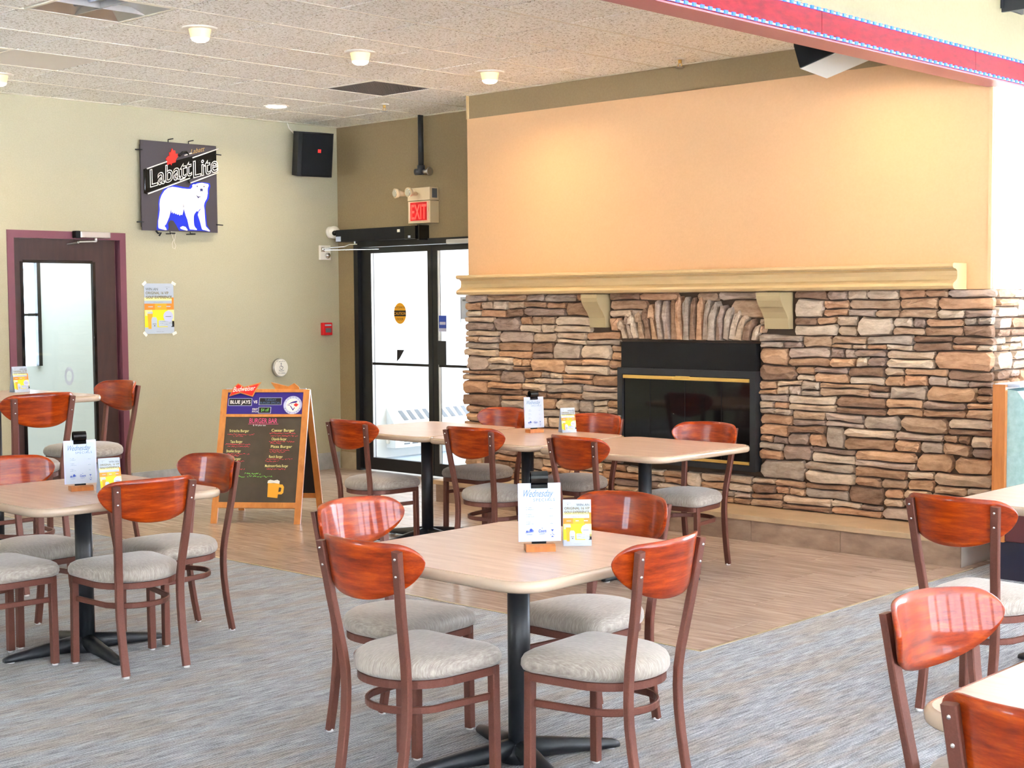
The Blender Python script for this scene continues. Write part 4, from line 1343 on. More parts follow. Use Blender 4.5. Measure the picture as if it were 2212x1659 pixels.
po = thing('wall_poster', 'yellow and white golf contest poster taped to the wall beside the left door', 'poster', (XL, 6.87, 1.51))
fr = FR((XL + 0.004, 6.735, 1.302), (0, 1, 0), (0, 0, 1))
bm = bmesh.new(); prism(bm, rect(0, 0, 0.285, 0.42), fr, -0.001, 0.0)
put(obj('sheet', bm, M['paper']), po)
sub = bpy.data.objects.new('artwork', None); COL.objects.link(sub); sub.parent = po
sub.matrix_parent_inverse = Matrix.LocRotScale(po.location, po.rotation_euler, None).inverted()
advert(fr, 0.285, 0.42, sub)
for u, v, r in ((0.0, 0.42, 0.7), (0.285, 0.42, -0.5), (0.0, 0.0, -0.8), (0.285, 0.0, 0.4)):
    bm = bmesh.new()
    c_, s_ = math.cos(r), math.sin(r)
    flat(bm, fr, [(u + a * c_ - b * s_, v + a * s_ + b * c_) for a, b in rect(-0.022, -0.012, 0.022, 0.012)], 0.0045)
    put(obj('tape', bm, M['p_white']), po)

# ------------------------------------------------------------------ brewery sign with a polar bear
BEAR = [(.478,.362),(.496,.379),(.493,.394),(.507,.404),(.522,.402),(.547,.412),(.591,.42),(.623,.416),(.638,.414),(.656,.412),(.661,.397),(.652,.381),(.648,.359),(.649,.334),(.644,.309),(.638,.287),(.625,.27),(.614,.251),(.608,.226),(.613,.189),(.615,.139),(.618,.095),(.623,.052),(.643,.034),(.664,.016),(.658,.009),(.621,.017),(.588,.022),(.581,.031),(.574,.055),(.564,.092),(.55,.129),(.543,.147),(.554,.173),(.58,.202),(.562,.193),(.547,.175),(.532,.177),(.51,.151),(.503,.132),(.502,.095),(.505,.058),(.515,.04),(.533,.025),(.53,.017),(.49,.02),(.461,.021),(.454,.036),(.447,.061),(.437,.104),(.423,.134),(.413,.164),(.405,.194),(.399,.169),(.388,.138),(.374,.142),(.363,.131),(.352,.145),(.341,.138),(.328,.15),(.32,.143),(.31,.158),(.299,.145),(.292,.163),(.282,.15),(.279,.183),(.27,.149),(.26,.118),(.241,.08),(.227,.055),(.212,.042),(.226,.027),(.234,.009),(.222,.007),(.191,.013),(.156,.02),(.151,.032),(.152,.081),(.162,.124),(.17,.174),(.168,.222),(.174,.259),(.19,.296),(.219,.335),(.255,.361),(.297,.371),(.346,.368),(.396,.362),(.446,.36)]
PAW = [(.364,.035),(.39,.047),(.418,.041),(.439,.017),(.435,.009),(.396,.016),(.368,.024)]
BLUE = [(.135,.007),(.144,.081),(.156,.173),(.158,.234),(.169,.283),(.205,.34),(.248,.376),(.297,.386),(.347,.383),(.403,.375),(.46,.373),(.475,.396),(.497,.413),(.547,.423),(.62,.425),(.671,.419),(.678,.392),(.663,.354),(.662,.291),(.632,.252),(.622,.202),(.63,.14),(.633,.065),(.665,.026),(.666,.007),(.577,.012),(.468,.011),(.353,.009),(.326,.054),(.298,.09),(.27,.091),(.248,.062),(.254,.032),(.247,.01),(.226,.006)]
LEAF = [(.297,.689),(.31,.668),(.325,.675),(.331,.642),(.352,.65),(.346,.632),(.353,.626),(.33,.597),(.329,.576),(.291,.564),(.288,.548),(.28,.563),(.252,.548),(.245,.569),(.249,.578),(.236,.598),(.254,.618),(.257,.624),(.271,.619),(.27,.655),(.282,.653)]
NOSE = [(.568,.365),(.583,.371),(.599,.368),(.597,.355),(.601,.348),(.582,.349),(.568,.344),(.574,.355)]
SMILE = [(.527,.316),(.549,.302),(.582,.3),(.56,.294),(.551,.285),(.542,.296)]
SX = XL + 0.065
sg = thing('beer_sign', 'square grey sign with outlined lettering, red maple leaf and a white polar bear on blue', 'sign', (XL, 7.06, 2.53))
fr = FR((SX, 6.693, 2.157), (0, 1, 0), (0, 0, 1))
bm = bmesh.new(); prism(bm, rect(0, 0, 0.745, 0.74), fr, -0.012, 0)
put(obj('panel', bm, M['sign_grey']), sg)
bm = bmesh.new(); prism(bm, rect(0.03, 0.03, 0.1, 0.71), fr, -0.065, -0.012); prism(bm, rect(0.64, 0.03, 0.71, 0.71), fr, -0.065, -0.012)
put(obj('mounting_rail', bm, M['black']), sg)
def sgp(name, pts, off, m):
    bm = bmesh.new(); flat(bm, fr, pts, off)
    return put(obj(name, bm, m), sg)
sgp('band', [(0.022, 0.30), (0.745, 0.53), (0.745, 0.71), (0.022, 0.50)], 0.0008, M['sign_dark'])
sgp('blue_field', BLUE, 0.0012, M['p_blue'])
sgp('bear_print', BEAR, 0.002, M['p_white'])
sgp('bear_paw', PAW, 0.002, M['p_white'])
bm = bmesh.new()
flat(bm, fr, NOSE, 0.003); flat(bm, fr, SMILE, 0.003)
for q in ((.543, .387), (.611, .389)):
    flat(bm, fr, disc(q[0], q[1], 0.006, n=10), 0.003)
flat(bm, fr, [(.578, .33), (.592, .33), (.585, .326)], 0.003)
flat(bm, fr, [(.396, .235), (.404, .215), (.405, .195), (.400, .21)], 0.003)
put(obj('bear_features', bm, M['p_navy']), sg)
bm = bmesh.new(); prism(bm, LEAF, fr, 0.001, 0.012)
put(obj('maple_leaf', bm, M['p_red']), sg)
def tb(pts, r=0.0055):
    bm = bmesh.new(); tube(bm, [fpt(fr, a, b, 0.022) for a, b in pts], r)
    return put(obj('neon_tube', bm, M['tube']), sg)
tb([(.044, .504), (.235, .574)]); tb([(.49, .623), (.752, .716)]); tb([(.046, .298), (.458, .45)]); tb([(.464, .41), (.744, .512)]); tb([(.408, .637), (.48, .661)]); tb([(.36, .43), (.41, .449)])
bm = bmesh.new()
text(bm, fr, 'Labatt', 0.062, 0.352, 0.205, 0.02, 'LEFT', outline=0.0038, skew=0.30, width=0.41, bold=0.004)
text(bm, fr, 'Lite', 0.485, 0.452, 0.20, 0.02, 'LEFT', outline=0.0038, skew=0.28, width=0.255, bold=0.004)
put(obj('neon_lettering', bm, M['tube']), sg)
bm = bmesh.new()
text(bm, fr, 'Labatt', 0.478, 0.652, 0.058, 0.002, 'LEFT', shear=0.35, skew=0.26, width=0.145)
put(obj('small_lettering', bm, M['p_gold']), sg)
bm = bmesh.new()
tube(bm, [fpt(fr, a, b, 0.02) for a, b in ((.03, .50), (.02, .48), (.022, .33), (.03, .30), (.045, .30))], 0.006)
put(obj('tube_cap', bm, M['black_gloss']), sg)
bm = bmesh.new()
tube(bm, [fpt(fr, a, b, 0.02) for a, b in ((.36, .63), (.39, .66), (.43, .668), (.45, .645))], 0.010)
put(obj('tube_cap', bm, M['black_gloss']), sg)
bm = bmesh.new()
tube(bm, [fpt(fr, a, b, 0.02) for a, b in ((.455, .41), (.445, .425), (.46, .445))], 0.008)
put(obj('tube_cap', bm, M['black_gloss']), sg)
for (u, v, du, dv) in ((0.27, 0.745, 0.05, 0.03), (0.47, 0.745, 0.05, 0.03), (0.745, 0.67, 0.05, 0.0), (0.745, 0.07, 0.055, 0.0), (0.0, 0.66, -0.05, 0.0), (0.0, 0.07, -0.05, 0.0), (0.27, 0.0, 0.0, -0.03), (0.47, 0.0, 0.0, -0.03)):
    bm = bmesh.new()
    if abs(dv) > 0:
        tube(bm, [fpt(fr, u, v - dv * 0.2, -0.006), fpt(fr, u, v + dv * 0.5, -0.006), fpt(fr, u + 0.05, v + dv * 0.5 + (0.012 if dv > 0 else 0), -0.006)], 0.0045)
        if dv < 0:
            tube(bm, [fpt(fr, u - 0.04, v - 0.022, -0.006), fpt(fr, u + 0.05, v - 0.018, -0.006)], 0.004)
    else:
        tube(bm, [fpt(fr, u - du * 0.3, v, 0.0), fpt(fr, u + du, v - 0.003, 0.0)], 0.005)
    put(obj('hanger', bm, M['black']), sg)
bm = bmesh.new()
tube(bm, [fpt(fr, a, b, 0.0) for a, b in ((.28, -.02), (.30, -.07), (.285, -.10), (.29, -.14), (.31, -.145), (.32, -.12), (.305, -.09), (.32, -.02))], 0.0025)
put(obj('pull_cord', bm, M['wire']), sg)
bm = bmesh.new()
tube(bm, [fpt(fr, a, b, 0.0) for a, b in ((.13, .0), (.15, -.02), (.18, -.015), (.16, -.04))], 0.008)
put(obj('power_plug', bm, M['black']), sg)

# ------------------------------------------------------------------ sandwich board
ang = math.atan2(6.357 - 5.97, -8.066 + 8.588)
sb = thing('sandwich_board', 'orange pine sandwich board chalked with a burger menu standing near the exit doors', 'sandwich board', (-8.327, 6.1635, 0), ang)
Wd = 0.65
tilt = math.atan2(0.33, 0.94)
def bframe(face):
    # face 0: front (local -Y), face 1: rear; frame's v runs up the slope
    if face == 0:
        return FR((-Wd / 2, 0.0, 0.0), (1, 0, 0), (0, math.sin(tilt), math.cos(tilt)))
    return FR((Wd / 2, 0.68, 0.0), (-1, 0, 0), (0, -math.sin(tilt), math.cos(tilt)))
for face in (0, 1):
    fr = bframe(face)
    SL = 0.985
    root_name = 'front_panel' if face == 0 else 'rear_panel'
    bm = bmesh.new(); prism(bm, rect(0.04, 0.13, Wd - 0.04, SL - 0.01), fr, -0.016, -0.008)
    pn = obj(root_name, bm, M['chalk'] if face == 0 else M['chalk_back'], sb)
    for u0 in (0, Wd - 0.046):
        bm = bmesh.new(); prism(bm, rect(u0, 0.0, u0 + 0.046, SL), fr, -0.022, 0.0)
        bmesh.ops.bevel(bm, geom=bm.edges[:], offset=0.002, segments=1, affect='EDGES')
        obj('stile', bm, M['pine'], sb)
    for v0, v1 in ((0.115, 0.155), (SL - 0.205, SL - 0.185), (SL - 0.022, SL)):
        bm = bmesh.new(); prism(bm, rect(0.0465 if v0 > 0.2 else 0.0, v0, Wd - (0.0465 if v0 > 0.2 else 0.0), v1), fr, -0.02, 0.001 if v0 < 0.2 else 0.0005)
        obj('rail', bm, M['pine'], sb)
    bow = [(0.06, SL - 0.055), (0.085, SL + 0.012), (0.118, SL + 0.045), (0.165, SL + 0.018), (0.29, SL + 0.052), (0.255, SL - 0.01), (0.235, SL - 0.058), (0.14, SL - 0.03)]
    bm = bmesh.new(); prism(bm, bow, fr, 0.0015, 0.008)
    bt = obj('bow_tie_plaque', bm, M['pine'], sb)
    if face == 1:
        continue
    bm = bmesh.new(); flat(bm, fr, [(0.066, SL - 0.05), (0.09, SL + 0.008), (0.12, SL + 0.036), (0.166, SL + 0.008), (0.275, SL + 0.04), (0.247, SL - 0.01), (0.231, SL - 0.05), (0.14, SL - 0.022)], 0.0084)
    obj('plaque_face', bm, M['p_red'], bt)
    bm = bmesh.new(); text(bm, fr, 'Budweiser', 0.082, SL - 0.022, 0.052, 0.0092, 'LEFT', shear=0.35, width=0.165, skew=0.08, bold=0.012)
    obj('plaque_lettering', bm, M['p_white'], bt)
    hd = bmesh.new(); flat(hd, fr, rect(0.046, SL - 0.185, Wd - 0.046, SL - 0.022), -0.006)
    hp = obj('header_print', hd, M['p_purple'], sb)
    def hpart(name, m, fn):
        bm = bmesh.new(); fn(bm); obj(name, bm, m, hp)
    T_ = SL - 0.185
    def outlines(bm):
        for (a, b, c, d) in ((0.058, T_ + 0.066, 0.225, T_ + 0.116), (0.285, T_ + 0.072, 0.445, T_ + 0.122), (0.285, T_ + 0.01, 0.37, T_ + 0.052)):
            flat(bm, fr, rect(a - 0.004, b - 0.003, c + 0.004, d + 0.003), -0.0055)
    hpart('label_border', M['p_lav'], outlines)
    def blacks(bm):
        for (a, b, c, d) in ((0.058, T_ + 0.066, 0.225, T_ + 0.116), (0.285, T_ + 0.072, 0.445, T_ + 0.122), (0.285, T_ + 0.01, 0.37, T_ + 0.052)):
            flat(bm, fr, rect(a, b, c, d), -0.005)
    hpart('label_field', M['p_black'], blacks)
    def whites(bm):
        text(bm, fr, 'BLUE JAYS', 0.066, T_ + 0.079, 0.036, -0.0045, width=0.15, bold=0.03)
        text(bm, fr, 'VS', 0.24, T_ + 0.082, 0.03, -0.0045, bold=0.03, width=0.03)
        text(bm, fr, 'FIRST', 0.235, T_ + 0.032, 0.018, -0.0045, bold=0.02, width=0.042)
        text(bm, fr, 'PITCH', 0.235, T_ + 0.014, 0.018, -0.0045, bold=0.02, width=0.042)
    hpart('lettering', M['p_white'], whites)
    def steel(bm):
        text(bm, fr, 'TUESDAY', 0.365, T_ + 0.100, 0.022, -0.0045, 'CENTER', width=0.085)
        text(bm, fr, 'BURGER SPECIAL', 0.365, T_ + 0.078, 0.022, -0.0045, 'CENTER', width=0.15)
    hpart('lettering', M['p_steel'], steel)
    hpart('lettering', M['ch_green'], lambda bm: text(bm, fr, '$4 off', 0.30, T_ + 0.021, 0.034, -0.0045, width=0.058))
    # round team badge
    bx, by = 0.532, T_ + 0.068
    hpart('badge_ring', M['p_lav'], lambda bm: flat(bm, fr, disc(bx, by, 0.068), -0.0040))
    hpart('badge_centre', M['p_white'], lambda bm: flat(bm, fr, disc(bx, by, 0.050), -0.0036))
    def badge_txt(bm):
        for s, r0, st, sg_ in (('TORONTO', 0.053, math.radians(152), -1), ('BLUE JAYS', 0.0645, math.radians(205), 1)):
            span = math.radians(124 if sg_ < 0 else 130)
            for q, chh in enumerate(s):
                aa = st + sg_ * span * q / (len(s) - 1)
                rot = aa - PI / 2 if sg_ < 0 else aa + PI / 2
                text(bm, fr, chh, bx + r0 * math.cos(aa), by + r0 * math.sin(aa), 0.016, -0.0034, 'CENTER', rot=rot)
    hpart('badge_lettering', M['p_grey'], badge_txt)
    def bird(bm):
        # crest and head
        flat(bm, fr, [(bx - 0.046, by + 0.000), (bx - 0.024, by + 0.012), (bx - 0.012, by + 0.022), (bx + 0.006, by + 0.028), (bx + 0.034, by + 0.034), (bx + 0.026, by + 0.027), (bx + 0.038, by + 0.026), (bx + 0.024, by + 0.018), (bx + 0.010, by + 0.016), (bx - 0.008, by + 0.014), (bx - 0.026, by + 0.006)], -0.0030)
        # beak and throat lines
        flat(bm, fr, [(bx - 0.044, by - 0.004), (bx - 0.020, by + 0.002), (bx - 0.022, by - 0.004)], -0.0030)
        flat(bm, fr, [(bx - 0.020, by - 0.006), (bx - 0.014, by - 0.004), (bx + 0.004, by - 0.030), (bx + 0.004, by - 0.042)], -0.0030)
        flat(bm, fr, [(bx + 0.004, by - 0.042), (bx + 0.004, by - 0.030), (bx + 0.012, by - 0.018), (bx + 0.018, by - 0.020)], -0.0030)
        flat(bm, fr, disc(bx - 0.008, by + 0.006, 0.003, n=8), -0.0030)
    hpart('badge_bird', M['p_purple'], bird)
    hpart('badge_leaf', M['p_red'], lambda bm: flat(bm, fr, [(bx + 0.006, by + 0.004), (bx + 0.018, by + 0.01), (bx + 0.022, by + 0.018), (bx + 0.030, by + 0.01), (bx + 0.042, by + 0.008), (bx + 0.036, by - 0.004), (bx + 0.026, by - 0.012), (bx + 0.014, by - 0.006)], -0.0028))
    # chalk writing
    def cpart(m, fn):
        bm = bmesh.new(); fn(bm); obj('chalk_writing', bm, m, pn)
    def y_(v):      # crop rows 485..1365 of the photo's board mapped to the slope
        return 0.78 - (v - 485) / 880.0 * 0.625
    def x_(u):
        return 0.045 + (u - 225) / 830.0 * 0.565
    cpart(M['ch_pink'], lambda bm: (text(bm, fr, 'BURGER BAR', x_(480), y_(548), 0.052, -0.0072, width=0.205, bold=0.004), flat(bm, fr, rect(x_(472), y_(560), x_(800), y_(556)), -0.0072)))
    YL = [('Sriracha Burger', 275, 642, 0.145), ('Taco Burger', 295, 755, 0.09), ('Breakfast Burger', 262, 852, 0.105), ('BBS Burger', 262, 932, 0.11), ('Bacon Burger', 270, 1003, 0.08),
          ('Caesar Burger', 730, 636, 0.168), ('Chipotle Burger', 738, 726, 0.11), ('Pizza Burger', 735, 804, 0.155), ('Ranch Burger', 725, 908, 0.10), ('Mushroom+Swiss Burger', 690, 1003, 0.168)]
    def yel(bm):
        for s, u, v, wd in YL:
            text(bm, fr, s, x_(u), y_(v), 0.028, -0.0072, width=wd, bold=0.006)
    cpart(M['ch_yel'], yel)
    cpart(M['ch_white'], lambda bm: text(bm, fr, '$ 10 plus tax', x_(525), y_(578), 0.016, -0.0072, width=0.095))
    def reds(bm):
        for u, v, ln in ((258, 668, 0.2), (325, 688, 0.07), (240, 772, 0.185), (262, 795, 0.165), (232, 870, 0.19), (300, 888, 0.07), (285, 945, 0.12), (270, 1028, 0.14), (712, 655, 0.19), (725, 682, 0.2), (714, 742, 0.185), (730, 760, 0.08), (728, 828, 0.145), (728, 848, 0.115), (698, 922, 0.19), (690, 944, 0.10), (708, 1024, 0.14)):
            scribble(bm, fr, x_(u), y_(v), ln, 0.012, -0.0072)
    cpart(M['ch_red'], reds)
    def greens(bm):
        scribble(bm, fr, x_(475), y_(1074), 0.12, 0.016, -0.0072)
        scribble(bm, fr, x_(385), y_(1102), 0.265, 0.015, -0.0072)
    cpart(M['ch_green'], greens)
    cpart(M['p_amber'], lambda bm: (flat(bm, fr, [(x_(738), y_(1165)), (x_(862), y_(1170)), (x_(850), y_(1318)), (x_(742), y_(1308))][::-1], -0.0072),
                                    flat(bm, fr, [(x_(858), y_(1180)), (x_(895), y_(1180)), (x_(912), y_(1205)), (x_(908), y_(1265)), (x_(890), y_(1280)), (x_(850), y_(1280)), (x_(850), y_(1258)), (x_(880), y_(1252)), (x_(886), y_(1215)), (x_(858), y_(1208))][::-1], -0.0071)))
    cpart(M['chalk'], lambda bm: flat(bm, fr, [(x_(862), y_(1210)), (x_(880), y_(1212)), (x_(876), y_(1248)), (x_(858), y_(1250))][::-1], -0.0069))
    cpart(M['ch_white'], lambda bm: flat(bm, fr, [(x_(732), y_(1168)), (x_(735), y_(1142)), (x_(760), y_(1132)), (x_(800), y_(1140)), (x_(835), y_(1132)), (x_(862), y_(1145)), (x_(860), y_(1172)), (x_(800), y_(1165))][::-1], -0.0068))
bm = bmesh.new()
obj('hinge', boxes([(-Wd / 2 + 0.03, -Wd / 2 + 0.08, 0.335, 0.35, 0.925, 0.935), (Wd / 2 - 0.08, Wd / 2 - 0.03, 0.335, 0.35, 0.925, 0.935)]), M['alu'], sb)

# ------------------------------------------------------------------ chairs and stools
def seat_outline(s=1.0, n=40):
    """rounded front, horse-shoe back"""
    pts = []
    hw, fy, by = 0.205, 0.205, -0.205
    r = 0.055
    # front right corner to back, counter-clockwise starting at front right
    def arc(cx, cy, rx, ry, a0, a1, k):
        for i in range(k + 1):
            a = a0 + (a1 - a0) * i / k
            pts.append((cx + rx * math.cos(a), cy + ry * math.sin(a)))
    arc(hw - r, fy - r, r, r, 0, PI / 2, 6)
    arc(-hw + r, fy - r, r, r, PI / 2, PI, 6)
    # sides taper into the back arc
    arc(0, -0.02, 0.195, 0.185, PI + 0.05, 2 * PI - 0.05, 18)
    return [(x * s, y * s) for x, y in pts]

def leg_bm(sx, rear, dz):
    bm = bmesh.new()
    if rear:
        P_ = [(0.174, -0.249, 0.805 + dz), (0.159, -0.222, 0.62 + dz), (0.145, -0.192, 0.45 + dz), (0.141, -0.185, 0.39 + dz), (0.140, -0.183, 0.33 + dz), (0.140, -0.186, 0.26 + dz), (0.1395, -0.196, 0.18 + dz)]
        if dz == 0:
            P_ += [(0.139, -0.209, 0.10), (0.139, -0.228, 0.008)]
        else:
            P_ += [(0.139, -0.225, 0.22), (0.139, -0.26, 0.008)]
        sweep(bm, [(x * sx, y, z) for x, y, z in P_], 0.033, 0.021, (1, 0, 0))
    else:
        sweep(bm, [(0.178 * sx, 0.163, 0.385 + dz), (0.182 * sx, 0.165, 0.008)], 0.030, 0.030, (1, 0, 0))
    return bm

def back_bm(dz):
    bm = bmesh.new()
    NX, NZ = 30, 9
    def zt(x):
        a = abs(x)
        return 0.832 - 0.004 * (a / 0.15) ** 2 if a < 0.15 else 0.768 + 0.060 * math.sqrt(max(0, 1 - ((a - 0.15) / 0.073) ** 2))
    def zb(x):
        a = abs(x) / 0.223
        return 0.768 - 0.126 * max(0.0, 1 - a ** 2.3) ** 0.56
    Rr = 0.30
    def P(x, z, off):
        y0 = -0.280 + (0.805 - z) * 0.16
        y = y0 + Rr - math.sqrt(Rr * Rr - x * x)
        nx, ny = -x / Rr, math.sqrt(1 - (x / Rr) ** 2)
        return (x + nx * off, y + ny * off, z + dz)
    xs = [0.223 * math.sin(PI / 2 * (-1 + 2 * i / NX)) for i in range(NX + 1)]
    F_r, B_k = [], []
    for x in xs:
        a, b = zb(x), zt(x)
        inset = min(0.003, (b - a) * 0.25)
        xi = x * (1 - 0.003 / 0.223)
        F_r.append([bm.verts.new(P(xi, a + inset + (b - a - 2 * inset) * j / NZ, 0.0065)) for j in range(NZ + 1)])
        B_k.append([bm.verts.new(P(xi, a + inset + (b - a - 2 * inset) * j / NZ, -0.0065)) for j in range(NZ + 1)])
    for i in range(NX):
        for j in range(NZ):
            f = bm.faces.new((F_r[i][j], F_r[i][j + 1], F_r[i + 1][j + 1], F_r[i + 1][j])); f.smooth = True
            f = bm.faces.new((B_k[i][j], B_k[i + 1][j], B_k[i + 1][j + 1], B_k[i][j + 1])); f.smooth = True
    loop_f = [F_r[i][0] for i in range(NX + 1)] + [F_r[NX][j] for j in range(1, NZ + 1)] + [F_r[i][NZ] for i in range(NX - 1, -1, -1)] + [F_r[0][j] for j in range(NZ - 1, 0, -1)]
    loop_b = [B_k[i][0] for i in range(NX + 1)] + [B_k[NX][j] for j in range(1, NZ + 1)] + [B_k[i][NZ] for i in range(NX - 1, -1, -1)] + [B_k[0][j] for j in range(NZ - 1, 0, -1)]
    # rounded edge: a middle loop pushed outwards
    mids = []
    for f_, b_ in zip(loop_f, loop_b):
        c = (f_.co + b_.co) / 2
        d = Vector((c.x, 0, c.z - 0.745 - dz))
        d = d.normalized() if d.length > 1e-6 else Vector((0, 0, 1))
        mids.append(bm.verts.new(c + d * 0.003))
    n = len(mids)
    for i in range(n):
        j = (i + 1) % n
        bm.faces.new((loop_f[i], loop_f[j], mids[j], mids[i])).smooth = True
        bm.faces.new((mids[i], mids[j], loop_b[j], loop_b[i])).smooth = True
    bmesh.ops.remove_doubles(bm, verts=bm.verts, dist=0.0004)
    bmesh.ops.recalc_face_normals(bm, faces=bm.faces)
    return bm

def make_chair(name, cat, dz=0.0):
    t = thing(name, '', cat)
    so = seat_outline()
    lv = [(0.93, 0.386), (0.985, 0.392), (1.01, 0.405), (1.005, 0.422), (0.97, 0.437), (0.88, 0.449), (0.70, 0.458), (0.4, 0.463)]
    bm = rings_mesh([[(x * s, y * s, z + dz) for x, y in so] for s, z in lv])
    obj('seat', bm, M['fabric'], t)
    bm = rings_mesh([[(x * s, y * s, z + dz) for x, y in so] for s, z in ((0.93, 0.358), (0.955, 0.36), (0.955, 0.384), (0.93, 0.386))], False, False)
    obj('seat_frame', bm, M['bronze'], t)
    obj('backrest', back_bm(dz), M['chair_wood'], t)
    for sx in (-1, 1):
        for rear in (True, False):
            lg = obj('leg', leg_bm(sx, rear, dz), M['bronze'], t)
            x, y = (0.139 * sx, -0.229 if dz == 0 else -0.261) if rear else (0.182 * sx, 0.165)
            bm = bmesh.new(); cyl(bm, (x, y, 0.0), (x, y, 0.010), 0.013, 0.013, 12)
            obj('glide', bm, M['glide'], lg)
            if rear:
                for z in (0.782, 0.728):
                    k = (0.805 - z) / 0.185
                    bm = bmesh.new(); bmesh.ops.create_uvsphere(bm, u_segments=10, v_segments=6, radius=0.0055, matrix=Matrix.Translation((sx * (0.174 - 0.015 * k), -0.2595 + 0.027 * k, z + dz)))
                    obj('screw', bm, M['screw'], lg, True)
    bm = bmesh.new()
    hz = 0.285
    zr = hz if dz == 0 else 0.30
    pts = [(0.172, 0.155, zr)]
    for i in range(17):
        a = -0.35 + (-PI + 0.70) * i / 16
        pts.append((0.155 * math.cos(a), -0.012 + 0.158 * math.sin(a), zr))
    pts.append((-0.172, 0.155, zr))
    sweep(bm, pts, 0.024, 0.012, (0, 0, 1))
    obj('stretcher', bm, M['bronze'], t)
    if dz:
        bm = bmesh.new(); sweep(bm, [(-0.18, 0.165, 0.34), (0.18, 0.165, 0.34)], 0.024, 0.012, (0, 0, 1))
        obj('footrest', bm, M['bronze'], t)
    return t

CH = [  # x, y, facing degrees (0 = faces +Y), group, label
    (-5.488, 3.397, 84.5, 'a', 'bright orange-backed chair at the left table, right below its tent card'),
    (-5.825, 3.838, 180, 'a', 'dark red-backed chair at the left table, its back before the sandwich board'),
    (-6.275, 3.385, -88, 'a', 'chair whose red back rises behind the left tabletop at the photo edge'),
    (-5.890, 2.990, 2, 'a', 'chair at the left table with its back out of frame, only seat and legs showing'),
    (-3.403, 3.150, 1, 'b', 'chair seen from behind with dark back at the front left of the centre table'),
    (-2.936, 3.525, 95, 'b', 'chair with bright orange wood grain back at the front right of the centre table'),
    (-3.852, 3.485, -84.7, 'b', 'chair whose back shows striped window reflections, on the left of the centre table'),
    (-3.414, 4.001, 180, 'b', 'chair with red back facing us beyond the menu holder of the centre table'),
    (-6.93, 6.083, 0.5, 'c', 'chair at the left end of the joined table row, beside the sandwich board'),
    (-5.973, 6.174, 4, 'c', 'chair seen from behind at the middle joined table, below left of the menu holder'),
    (-5.099, 6.126, -5.5, 'c', 'chair seen from behind at the joined tables, below the small tent card'),
    (-6.803, 6.900, 180, 'd', 'chair behind the joined tables with its back to the stones nearest the exit doors'),
    (-5.968, 6.88, 181, 'd', 'chair behind the small tent card with its back to the stone wall'),
    (-5.03, 6.78, 183, 'd', 'chair at the right end of the joined row with its back to the black firebox'),
    (-2.456, 5.197, -3.8, 'e', 'chair with orange-tipped back standing in front of the white booth table'),
    (-1.443, 3.237, -97, 'e', 'glossy orange chair with one white window glare on its back at bottom right'),
    (-1.06, 2.72, 0, 'e', 'dark red chair back cut off by the bottom right corner of the photo'),
]
GRP = {'a': 'chairs around the left table', 'b': 'chairs around the centre table', 'c': 'chairs on the near side of the joined tables', 'd': 'chairs along the stone wall', 'e': 'chairs at the right-hand tables'}
proto = make_chair('dining_chair', 'chair')
index_kids(proto)
for i, (x, y, a, gk, lab) in enumerate(CH):
    c = proto if i == 0 else copy_tree(proto)
    c.location = (x, y, 0)
    c.rotation_euler = (0, 0, math.radians(a))
    c['label'] = lab
    c['group'] = GRP[gk]
    if i == 0:
        first = c
stool = make_chair('bar_stool', 'stool', 0.25)
index_kids(stool)
for i, (x, y, a, lab) in enumerate(((-7.45, 3.95, 92, 'tall stool with red back turned to us at the bar table'),
                                    (-7.96, 4.66, 180, 'tall stool with dark back behind the bar table, in front of the left door'))):
    c = stool if i == 0 else copy_tree(stool)
    c.location = (x, y, 0); c.rotation_euler = (0, 0, math.radians(a))
    c['label'] = lab; c['group'] = 'stools at the bar table'

# ------------------------------------------------------------------ tables
def rrect(w, h, r, n=8):
    pts = []
    for cx, cy, a0 in ((w / 2 - r, h / 2 - r, 0), (-w / 2 + r, h / 2 - r, PI / 2), (-w / 2 + r, -h / 2 + r, PI), (w / 2 - r, -h / 2 + r, 1.5 * PI)):
        for i in range(n + 1):
            a = a0 + PI / 2 * i / n
            pts.append((cx + r * math.cos(a), cy + r * math.sin(a)))
    return pts

